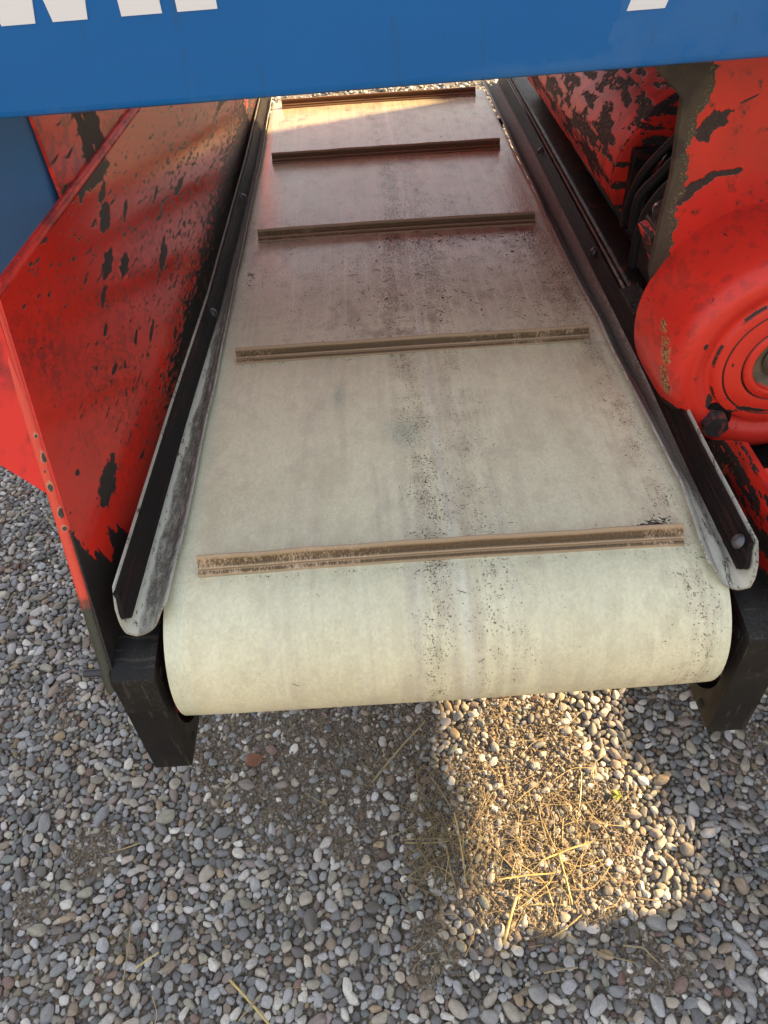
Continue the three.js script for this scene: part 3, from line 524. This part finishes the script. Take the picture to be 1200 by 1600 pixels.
  mesh('upper_sheet', local(up, o), mat(paint(1024, 512, (u, v) => {
    const z = u * 1.5 - 1.74, y = v * 0.46 + 0.86, f = vn(z * 700, y * 900, 191), n2 = fbm(z * 90, y * 120, 3, 192), fl = sst(0.68, 0.73, fbm(z * 20, y * 130, 3, 193));
    let c = mix3(RED, [0.36, 0.026, 0.02], sst(0.4, 0.65, n2)); const run = sst(0, 0.1, blots([[-0.50, 0.93, 0.03, 0.12, 0.05], [-0.46, 0.88, 0.02, 0.08, 0]], z, y, (n2 - 0.5) * 1.0)); const k = Math.max(fl, run);
    c = mix3(c, [0.03, 0.022, 0.018], k); return [...c, lerp(0.2, 0.6, k), 0.5 + 0.2 * (f - 0.5)];
  }), { bumpScale: 0.0005 }), o);
  // rounded near edge, worn to primer in spots, and the flange folded out from it
  const edgeTex = paint(64, 1024, (u, v) => { const n = fbm(u * 4, v * 60, 3, 195), f = vn(u * 30, v * 300, 196), chip = sst(0.0, 0.1, blots([[0.46, 0.665, 0.10, 0.006], [0.38, 0.61, 0.16, 0.014], [0.5, 0.54, 0.2, 0.009], [0.3, 0.475, 0.22, 0.013], [0.42, 0.435, 0.14, 0.006], [0.55, 0.58, 0.06, 0.003]], u, v, (n - 0.5) * 1.5)), low = sst(0.27, 0.22, v + (n - 0.5) * 0.05); let c = mix3([0.70, 0.06, 0.022], [0.035, 0.033, 0.018], Math.max(chip, low)); c = mix3(c, [0.45, 0.33, 0.16], 0.5 * sst(0.0, 0.06, blots([[0.46, 0.667, 0.15, 0.009], [0.38, 0.613, 0.22, 0.017], [0.5, 0.543, 0.28, 0.013], [0.3, 0.478, 0.28, 0.016], [0.42, 0.437, 0.22, 0.010]], u, v, (n - 0.5) * 0.9)) * (1 - chip)); return [...c, 0.35, f]; });
  mesh('rounded_edge', local(sheet(8, 40, (u, v) => { const y = lerp(0.54, 0.866, v), z = near(y), [x] = P(z, y), a = u * 2.8 - 0.2; return [x - 0.003 + 0.0045 * Math.cos(a), y, z + 0.0045 * Math.sin(a) - 0.0015]; }, 0.001), o), mat(edgeTex), o);
  const A = [-0.395, 0.868, -0.105], B = [-0.363, 0.702, -0.004], C = [-0.63, 0.868, -0.115];
  mesh('outer_flange', local(boxUV(sheet(12, 12, (u, v) => { const t = 1 - v; return [lerp(lerp(B[0], A[0], v), lerp(B[0], C[0], v), u), lerp(B[1], A[1], v), lerp(lerp(B[2], A[2], v), lerp(B[2], C[2], v), u) - 0.004]; }, 0.004), 0.5), o), M.red, o);
  mesh('bolt', local(mergeGeometries([cyl(0.004, 0.03, 'x', [-0.352, 0.548, 0.083], 12), cyl(0.007, 0.006, 'x', [-0.346, 0.548, 0.083], 6)]), o), M.darkSteel, o);
}
// ------------------------------------------------------------------ blue post behind the panel, blue beam across the top
mesh(numbered('blue_post'), box(-0.80, -0.402, 0.745, 1.34, -0.44, -0.345, 0.008), M.bluePlain); tag(scene.children.at(-1), 'dark blue upright panel behind the red guard at the left edge', 'post');
{
  const o = thing('blue_beam', 'glossy blue cross beam with white lettering above the belt', 'beam', [0, 0.9985, -0.2]); o.rotation.z = 0.013;
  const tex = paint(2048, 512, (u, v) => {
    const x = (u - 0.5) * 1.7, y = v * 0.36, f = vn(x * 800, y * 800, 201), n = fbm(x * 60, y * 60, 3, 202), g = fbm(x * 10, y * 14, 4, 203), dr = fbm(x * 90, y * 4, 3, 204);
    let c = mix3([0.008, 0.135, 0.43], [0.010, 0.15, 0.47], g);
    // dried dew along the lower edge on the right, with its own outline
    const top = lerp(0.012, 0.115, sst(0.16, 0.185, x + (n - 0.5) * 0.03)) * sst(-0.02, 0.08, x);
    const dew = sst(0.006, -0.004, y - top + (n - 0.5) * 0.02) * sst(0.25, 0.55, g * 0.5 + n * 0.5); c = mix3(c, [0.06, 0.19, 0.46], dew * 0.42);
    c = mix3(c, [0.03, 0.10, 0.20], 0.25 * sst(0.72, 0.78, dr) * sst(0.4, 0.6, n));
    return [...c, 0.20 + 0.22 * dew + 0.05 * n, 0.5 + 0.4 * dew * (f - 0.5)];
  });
  const prof = []; const r = 0.009; for (let i = 0; i <= 8; i++) { const a = -Math.PI / 2 + i / 8 * Math.PI / 2; prof.push([-r + r * Math.cos(a), -0.012 + r + r * Math.sin(a)]); }
  const s = [...prof, [0, 0.34], [-0.16, 0.34], [-0.16, -0.012]], pos = [], uv = [], idx = [];
  const g = extrudeX(s, -0.85, 0.85); const p = g.attributes.position, q = new Float32Array(p.count * 2); for (let i = 0; i < p.count; i++) { q[i * 2] = (p.getX(i) + 0.85) / 1.7; q[i * 2 + 1] = (p.getY(i) + 0.012 - p.getZ(i) * 0.6) / 0.36; } g.setAttribute('uv', new THREE.BufferAttribute(q, 2));
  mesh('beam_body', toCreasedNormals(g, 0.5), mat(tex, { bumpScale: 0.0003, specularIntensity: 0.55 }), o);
  // white adhesive letters; only their feet reach into the picture: W, then straight stems, and a slanting stroke far right
  const L = (name, pts) => { const sh = new THREE.Shape(pts.map(([x, y]) => new THREE.Vector2(x, y))); mesh(name, new THREE.ExtrudeGeometry(sh, { depth: 0.0008, bevelEnabled: false }).translate(0, 0, 0.0004), M.white, o); };
  const b = 0.0585, t = 0.165; M.lett = 1;
  L('letter', [[-0.3415, b], [-0.3135, b], [-0.3055, 0.098], [-0.2990, b], [-0.2705, b], [-0.252, t], [-0.278, t], [-0.2855, 0.105], [-0.294, t], [-0.318, t], [-0.327, 0.105], [-0.333, t], [-0.360, t]]);
  L('letter_001', [[-0.2425, b], [-0.2090, b], [-0.2110, t], [-0.2430, t]]);
  L('letter_002', [[-0.1965, b], [-0.1635, b], [-0.1650, t], [-0.1960, t]]);
  L('letter_003', [[0.1750, 0.0335], [0.2070, 0.0335], [0.250, t], [0.218, t]]);
}

// ------------------------------------------------------------------ right side: plate, gear cover, duct, hoses, side frame
{
  const o = thing('mounting_plate', 'red upright plate behind the round cover with a bare brown left border', 'plate', [0.30, 0.55, -0.30]);
  const pts = [[0.215, 1.25], [0.215, 0.99], [0.2774, 0.9345], [0.2833, 0.8544], [0.2813, 0.8194], [0.2803, 0.745], [0.292, 0.715], [0.62, 0.715], [0.62, 1.25]];
  const sh = new THREE.Shape(pts.map(p => new THREE.Vector2(...p))), g = new THREE.ExtrudeGeometry(sh, { depth: 0.010, bevelEnabled: true, bevelSize: 0.001, bevelThickness: 0.001, bevelOffset: -0.001, bevelSegments: 1 }).translate(0, 0, -0.311);
  const p = g.attributes.position, uv = g.attributes.uv; for (let i = 0; i < p.count; i++) uv.setXY(i, (p.getX(i) - 0.2) / 0.44, (p.getY(i) - 0.6) / 0.44);
  const bx = curve([[1.0, 0.3065], [0.9648, 0.3045], [0.945, 0.309], [0.925, 0.300], [0.9059, 0.2959], [0.88, 0.2945], [0.8394, 0.2995], [0.82, 0.293], [0.80, 0.299], [0.775, 0.300], [0.70, 0.32], [0.6, 0.33]]);
  const tex = paint(1024, 1024, (u, v) => {
    const x = 0.2 + 0.44 * u, y = 0.6 + 0.44 * v, f = vn(x * 900, y * 900, 211), n = fbm(x * 110, y * 110, 4, 212), n2 = fbm(x * 26, y * 26, 3, 213);
    let c = mix3(RED, [0.47, 0.026, 0.018], n2);
    const lump = clamp((y - 0.78) * -8 + 0.2), bare = sst(-0.001, 0.001, bx(y) - x + (n - 0.5) * 0.014);
    const olive = mix3(mix3([0.042, 0.032, 0.020], [0.085, 0.066, 0.040], n), BLK, clamp(lump + 0.5 * sst(0.5, 0.7, n2)));
    const chip = sst(0.0, 0.06, blots([[0.318, 0.913, 0.012, 0.009, 0.6], [0.309, 0.902, 0.009, 0.014, 0], [0.324, 0.917, 0.010, 0.006, 0.5], [0.303, 0.835, 0.018, 0.008, 0.6], [0.312, 0.845, 0.02, 0.006, 0.6], [0.345, 0.858, 0.02, 0.003, 0.1], [0.348, 0.931, 0.008, 0.001, 0.4]], x, y, (n - 0.5) * 1.7)), fleck = sst(0.73, 0.77, n * 0.7 + f * 0.3);
    c = mix3(c, [0.06, 0.018, 0.014], 0.5 * sst(0.6, 0.75, n) * 0.5); c = mix3(c, mix3(BLK, [0.06, 0.035, 0.03], f), Math.max(chip, fleck)); c = mix3(c, olive, bare); c = mix3(c, [0.42, 0.30, 0.15], 0.5 * sst(0.72, 0.8, f) * bare * sst(0.012, 0.0, bx(y) - x));
    return [...c, lerp(0.28, 0.62, Math.max(bare, chip)), 0.65 - 0.3 * Math.max(bare, chip) + 0.3 * (f - 0.5) * bare];
  });
  mesh('plate', local(g, o), mat(tex, { bumpScale: 0.0012 }), o);
}
{
  const C = [0.4085, 0.688], o = thing('gear_cover', 'round bright red gear cover with ringed hub at the right edge', 'cover', [C[0], C[1], -0.30]);
  const prof = [[0.1345, -0.302], [0.1345, -0.25], [0.1325, -0.215], [0.1290, -0.196], [0.1235, -0.184], [0.1165, -0.1775], [0.108, -0.1755], [0.100, -0.1765], [0.094, -0.1795], [0.088, -0.183], [0.083, -0.1835], [0.0815, -0.1815], [0.080, -0.1785], [0.0705, -0.1775], [0.0700, -0.1795], [0.0688, -0.1795], [0.0683, -0.1775], [0.0500, -0.1765], [0.0494, -0.1800], [0.0478, -0.1800], [0.0472, -0.1755], [0.0385, -0.1748], [0.0368, -0.1765], [0.0350, -0.1865], [0.0005, -0.1885]];
  const g = new THREE.LatheGeometry(prof.map(([r, z]) => new THREE.Vector2(r, z)).reverse(), 128); // about y; turn to face +z
  const p0 = g.attributes.position, u0 = g.attributes.uv, tmp = [];
  for (let i = 0; i < p0.count; i++) { const x = p0.getX(i), y = p0.getY(i), z = p0.getZ(i); tmp.push([x, -z, y]); }
  tmp.forEach(([x, y, z], i) => { p0.setXYZ(i, x, y, z + 0.30); });
  g.deleteAttribute('normal'); g.computeVertexNormals();
  const D = 0.145; tmp.forEach(([x, y, z], i) => { const r = Math.hypot(x, y), k = r > 1e-5 ? (r + Math.max(0, -0.19 - z) * 0.25) / r : 1; u0.setXY(i, 0.5 + x * k / (2 * D * 1.15), 0.5 + y * k / (2 * D * 1.15)); });
  const S = 2 * D * 1.15;
  const tex = paint(1024, 1024, (u, v) => {
    const x = (u - 0.5) * S, y = (v - 0.5) * S, r = Math.hypot(x, y), f = vn(x * 900, y * 900, 221), n = fbm(x * 90, y * 90, 4, 222), n2 = fbm(x * 18, y * 18, 3, 223), a = Math.atan2(y, x), rad = fbm(a * 14, r * 220, 3, 224);
    let c = mix3([0.72, 0.036, 0.020], [0.66, 0.032, 0.019], n2);
    const scuff = sst(0.0, 0.35, blots([[-0.133, 0.008, 0.005, 0.013, 0.1], [-0.139, 0.032, 0.003, 0.006], [-0.128, -0.025, 0.005, 0.018, 0.25]], x, y, (n - 0.5) * 1.6 + (f - 0.5) * 0.7));
    c = mix3(c, mix3([0.06, 0.04, 0.02], [0.42, 0.28, 0.10], sst(0.4, 0.6, f)), scuff * 0.85);
    const chip = sst(0.0, 0.08, blots([[-0.098, 0.028, 0.003, 0.004], [-0.090, -0.092, 0.012, 0.006, -0.8], [-0.052, -0.068, 0.014, 0.005, 0.4], [-0.074, -0.050, 0.005, 0.010, 0.3], [-0.115, -0.065, 0.010, 0.010], [-0.02, -0.062, 0.02, 0.003, -0.15], [-0.061, 0.002, 0.001, 0.002]], x, y, (n - 0.5) * 1.7)), fleck = sst(0.79, 0.82, n * 0.6 + f * 0.4);
    const ringDark = Math.max(1 - sst(0.0006, 0.0016, Math.abs(r - 0.0694)), 1 - sst(0.0006, 0.0018, Math.abs(r - 0.0486)), (1 - sst(0.0005, 0.0018, Math.abs(r - 0.0815))) * sst(0.52, 0.62, n)); // dark lines along the grooves
    c = mix3(c, [0.32, 0.03, 0.024], 0.45 * sst(0.50, 0.68, rad) * sst(0.105, 0.125, r));
    const hub = sst(0.0365, 0.035, r + (n - 0.5) * 0.004);
    const k = Math.max(chip, fleck, ringDark); c = mix3(c, [0.035, 0.022, 0.018], k); c = mix3(c, mix3([0.06, 0.05, 0.035], [0.20, 0.16, 0.10], n), hub);
    return [...c, clamp(lerp(0.27 + 0.12 * n2 + 0.3 * scuff, 0.55, Math.max(k, hub))), 0.6 - 0.3 * k + 0.2 * (f - 0.5) * (scuff + hub)];
  });
  const cm = mat(tex, { bumpScale: 0.0008, specularIntensity: 0.8 });
  mesh('dome', g, cm, o);
  mesh('hub_cap', new THREE.SphereGeometry(0.026, 28, 10, 0, 6.283, 0, 1.1).rotateX(Math.PI / 2).scale(1, 1, 0.35).translate(0, 0, 0.112), mat(null, { color: new THREE.Color().setRGB(0.10, 0.085, 0.06), roughness: 0.45, metalness: 0.4 }), o);
  const bx = 0.3445 - C[0], by = 0.6119 - C[1], nut = new THREE.CylinderGeometry(0.0150, 0.0165, 0.016, 6).rotateX(Math.PI / 2).rotateZ(0.35).translate(bx, by, 0.128);
  const hb = mesh('hex_bolt', boxUV(toCreasedNormals(nut, 0.4), 0.5), mat(blackWorn, { color: new THREE.Color(2.2, 2.3, 2.6), bumpScale: 0.0004 }), o);
  mesh('washer', mergeGeometries([cyl(0.0195, 0.006, 'z', [bx, by, 0.117], 28), new THREE.TorusGeometry(0.0195, 0.004, 10, 30).translate(bx, by, 0.117)]), M.black, hb);
  mesh('bottom_lip', local(boxUV(sheet(30, 4, (u, v) => { const a = lerp(-2.2, -0.9, u), r = 0.1335 + 0.004 * v; return [C[0] + r * Math.cos(a), C[1] + r * Math.sin(a), lerp(-0.225, -0.215, v)]; }, 0.003), 0.5), o), M.flaky, o);
}
{
  const o = thing('feed_duct', 'faceted red duct with black flaking paint running back beside the belt', 'duct', [0.47, 0.62, -1.0]);
  const pts = [[0.335, 0.690], [0.322, 0.735], [0.332, 0.775], [0.375, 0.835], [0.44, 0.875], [0.56, 0.875], [0.62, 0.80], [0.62, 0.69], [0.56, 0.64], [0.40, 0.64]];
  const sh = new THREE.Shape(pts.map(p => new THREE.Vector2(...p))), g = new THREE.ExtrudeGeometry(sh, { depth: 0.84, bevelEnabled: true, bevelSize: 0.008, bevelThickness: 0.008, bevelOffset: -0.008, bevelSegments: 3, steps: 1 }).translate(0, 0, -1.48);
  mesh('duct_shell', local(boxUV(toCreasedNormals(g, 0.5), 0.5), o), mat(redFlaky, { bumpScale: 0.004, specularIntensity: 0.5 }), o);
  mesh('end_flange', local(box(0.345, 0.60, 0.66, 0.78, -0.63, -0.615, 0.004), o), M.black, o);
  mesh('drive_shaft', local(mergeGeometries([cyl(0.035, 0.30, 'z', [0.43, 0.755, -0.47], 28), cyl(0.05, 0.05, 'z', [0.43, 0.755, -0.50], 28), cyl(0.062, 0.03, 'z', [0.43, 0.755, -0.585], 28)]), o), M.blackGloss, o);
}
{
  const o = thing('hose_bundle', 'black greasy hoses and fittings clustered in front of the red duct', 'hoses', [0.34, 0.72, -0.5]);
  const H1 = [[[0.47, 0.790, -0.54], [0.42, 0.812, -0.53], [0.385, 0.80, -0.53], [0.362, 0.765, -0.545], [0.345, 0.735, -0.555], [0.345, 0.68, -0.56]], [[0.46, 0.775, -0.50], [0.41, 0.790, -0.50], [0.375, 0.772, -0.51], [0.352, 0.735, -0.52], [0.345, 0.69, -0.53], [0.345, 0.64, -0.53]], [[0.45, 0.810, -0.57], [0.40, 0.822, -0.56], [0.365, 0.785, -0.57], [0.348, 0.75, -0.58], [0.345, 0.70, -0.60]]];
  H1.forEach((p, i) => mesh(i ? `hose_00${i}` : 'hose', local(tube(p, [0.008, 0.009, 0.007][i], 60, 14), o), M.rubber, o));
  const fit = (name, x, y, z, r, l) => { const f = mesh(name, local(boxUV(toCreasedNormals(mergeGeometries([cyl(r, l, 'z', [x, y, z], 6).toNonIndexed(), cyl(r * 0.75, l * 1.8, 'z', [x, y, z], 20).toNonIndexed()]), 0.5), 0.5), o), M.blackGloss, o); };
  fit('fitting', 0.372, 0.80, -0.455, 0.022, 0.03); fit('fitting_001', 0.352, 0.745, -0.455, 0.020, 0.03); fit('fitting_002', 0.41, 0.77, -0.42, 0.024, 0.035);
  mesh('valve_block', local(box(0.335, 0.40, 0.655, 0.735, -0.50, -0.42, 0.006), o), M.black, o);
  mesh('red_bracket', local(boxUV(new RoundedBoxGeometry(0.012, 0.13, 0.05, 2, 0.003).rotateZ(0.45).translate(0.318, 0.715, -0.36), 0.5), o), M.flaky, o);
}
{
  const o = thing('side_frame', 'red and black flaked frame plate under the round cover', 'frame', [0.34, 0.3, -0.2]);
  const g = new THREE.ExtrudeGeometry(new THREE.Shape([[-0.065, 0.535], [-0.065, 0.60], [-0.02, 0.650], [0.086, 0.652], [0.108, 0.638], [0.150, 0.606], [0.172, 0.585], [0.33, 0.575], [0.33, 0.535]].map(p => new THREE.Vector2(...p))), { depth: 0.006, bevelEnabled: true, bevelSize: 0.001, bevelThickness: 0.001, bevelOffset: -0.001, bevelSegments: 1 }).rotateY(Math.PI / 2).translate(0.333, 0, 0);
  mesh('frame_plate', local(boxUV(g, 0.5), o), M.flaky, o);
  mesh('outer_plate', local(boxUV(sheet(2, 8, (u, v) => [lerp(0.365, 0.66, u), lerp(0.40, 0.60, v), lerp(0.02, -0.10, v)], 0.004), 0.5), o), M.red, o);
  mesh('recess_filler', local(box(0.340, 0.46, 0.545, 0.551, -0.34, -0.03, 0.002), o), M.black, o);  // added black plate standing in for the dark of the recess
  mesh('inner_web', local(box(0.350, 0.60, 0.50, 0.56, -1.7, -0.24, 0.004), o), M.black, o);
}
// ------------------------------------------------------------------ added light blockers out of view, above and to the right
{
  // added slotted wall: its edges bound the patch of sun on the gravel
  const o = thing('shade_wall', 'added unseen wall right of the conveyor, slotted to shape the sun patch', 'added wall', [1.0, 0, 0]);
  const T = 0.03, X0 = 1.0;
  const wall = (name, pts, m) => mesh(name, local(boxUV(new THREE.ExtrudeGeometry(new THREE.Shape(pts.map(([z, y]) => new THREE.Vector2(-z, y))), { depth: T, bevelEnabled: false }).rotateY(Math.PI / 2).translate(X0, 0, 0), 0.5), o), m, o);
  wall('lower_panel', [[0.041, 0], [0.041, 0.275], [0.0, 0.292], [-0.04, 0.276], [-0.09, 0.302], [-0.14, 0.288], [-0.20, 0.312], [-0.30, 0.298], [-1.2, 0.30], [-1.2, 0]], M.black);
  wall('upper_panel', [[-0.30, 0.449], [-0.24, 0.456], [-0.19, 0.442], [-0.13, 0.455], [-0.07, 0.445], [-0.02, 0.458], [0.041, 0.444], [0.041, 1.78], [-1.58, 1.78], [-1.63, 1.174], [-1.70, 1.0], [-1.725, 0.95], [-1.72, 0.449]], M.bluePlain);
  wall('rear_panel', [[-1.2, 0], [-1.2, 0.449], [-1.72, 0.449], [-1.72, 0.99], [-2.9, 0.99], [-2.9, 0]], M.black);
  wall('front_panel', [[0.42, 0], [0.42, 1.78], [0.0425, 1.78], [0.0425, 0.42], [0.034, 0.40], [0.047, 0.375], [0.036, 0.35], [0.049, 0.325], [0.040, 0.305], [0.0425, 0.28], [0.0425, 0]], M.bluePlain);
  const h = thing('sky_blocker', 'added unseen dark red plate keeping sky light off the far half of the belt', 'sky_blocker', [0, 1.2, -1.0]);  // added plate out of view, blocks sky so the middle belt darkens
  mesh('floor_plate', local(box(-0.24, 0.60, 1.14, 1.17, -1.62, -0.50, 0.004), h), M.flaky, h);
  mesh('rear_wall', local(box(-0.24, 0.60, 1.17, 1.6, -1.62, -1.59, 0.004), h), M.flaky, h);
}
// ------------------------------------------------------------------ loose sawdust on the belt
{
  const n = 9500, g = new THREE.Group(); g.name = 'sawdust'; g.userData = { kind: 'stuff', label: 'dark wet sawdust and splinters sprinkled over the belt' }; scene.add(g);
  const geo = new THREE.IcosahedronGeometry(1, 1); { const p = geo.attributes.position; for (let i = 0; i < p.count; i++) { const k = 0.75 + 0.5 * h2(Math.round(p.getX(i) * 9), Math.round(p.getY(i) * 9) + 40, Math.round(p.getZ(i) * 9) + 90); p.setXYZ(i, p.getX(i) * k, p.getY(i) * k * 0.5, p.getZ(i) * k * 0.55); } geo.computeVertexNormals(); }
  const im = new THREE.InstancedMesh(geo, mat(null, { roughness: 0.5 }), n); im.name = 'splinters'; im.userData = { kind: 'stuff' }; im.castShadow = im.receiveShadow = true;
  let i = 0;
  while (i < n) {
    const q = rnd(); let x, s;
    if (q < 0.26) { x = -0.012 + gauss() * 0.022; s = R(-0.40, 0.14); } else if (q < 0.40) { x = 0.05 + gauss() * 0.04; s = R(-0.40, 0.12); } else if (q < 0.66) { x = R(-0.2, 0.26); s = -0.44 - Math.abs(gauss()) * 0.35; } else if (q < 0.72) { x = 0.255 + gauss() * 0.015; s = R(-0.45, 0.15); } else if (q < 0.76) { x = 0.235 + gauss() * 0.022; s = -0.022 + gauss() * 0.010 - (x - 0.24) * 0.35; } else if (q < 0.86) { x = R(-0.25, 0.25); s = -0.4037 * Math.floor(R(0, 5)) + 0.013 + Math.abs(gauss()) * 0.006; } else { x = R(-0.2, 0.265); s = R(-1.6, 0.14); }
    if (Math.abs(x) > 0.27) continue; const cl = fbm(x * 40 + 9, s * 40, 2, 231); if (rnd() > sst(0.35, 0.7, cl) * 1.2 + 0.08) continue;
    const r = lerp(0.00026, 0.00085, Math.pow(rnd(), 2.8)); dm.rotation.set(0, R(0, 6.28), 0);
    if (s <= ZR) dm.position.set(x, H + r * 0.25, s); else { const a = (s - ZR) / RR; dm.position.set(x, YC + (RR + r * 0.25) * Math.cos(a), ZR + (RR + r * 0.25) * Math.sin(a)); dm.rotation.set(a, 0, 0); dm.rotateY(R(0, 6.28)); }
    dm.scale.set(r * (rnd() < 0.05 ? R(3, 7) : R(0.8, 1.5)), r * 0.8, r * R(0.6, 1)); dm.updateMatrix(); im.setMatrixAt(i, dm.matrix); const t = R(0.6, 1.6); im.setColorAt(i, new THREE.Color().setRGB(0.036 * t, 0.023 * t, 0.014 * t)); i++;
  }
  g.add(im);
  // coarser crumbs and bark fibres: a tuft by the first cleat's right end, a ragged line before the third cleat
  const m = 330, im2 = new THREE.InstancedMesh(geo, mat(null, { roughness: 0.6 }), m); im2.name = 'bark_crumbs'; im2.userData = { kind: 'stuff' }; im2.castShadow = im2.receiveShadow = true;
  for (let k = 0; k < m; k++) {
    let x, z; if (k < 110) { x = 0.225 + gauss() * 0.022; z = -0.020 - (x - 0.225) * 0.25 + gauss() * 0.007; } else if (k < 230) { x = R(-0.05, 0.25); z = -0.765 + gauss() * 0.035; } else if (k < 245) { x = -0.255 + gauss() * 0.008; z = -0.66 + gauss() * 0.03; } else { x = R(-0.1, 0.26); z = R(-0.75, -0.44); }
    const r = lerp(0.0007, 0.0020, rnd() * rnd()), fib = rnd() < 0.22; dm.position.set(x, H + r * 0.4, z); dm.rotation.set(gauss() * 0.2, R(0, 6.28), gauss() * 0.12); dm.scale.set(fib ? r * R(5, 11) : r * R(1, 2.2), fib ? 0.0006 : r, fib ? 0.0006 : r * R(0.7, 1.2)); dm.updateMatrix(); im2.setMatrixAt(k, dm.matrix);
    const t = R(0.5, 1.4); im2.setColorAt(k, new THREE.Color().setRGB(0.026 * t, 0.018 * t, 0.012 * t));
  }
  g.add(im2);
}
renderer.setSize(768, 1024);
renderer.render(scene, camera);
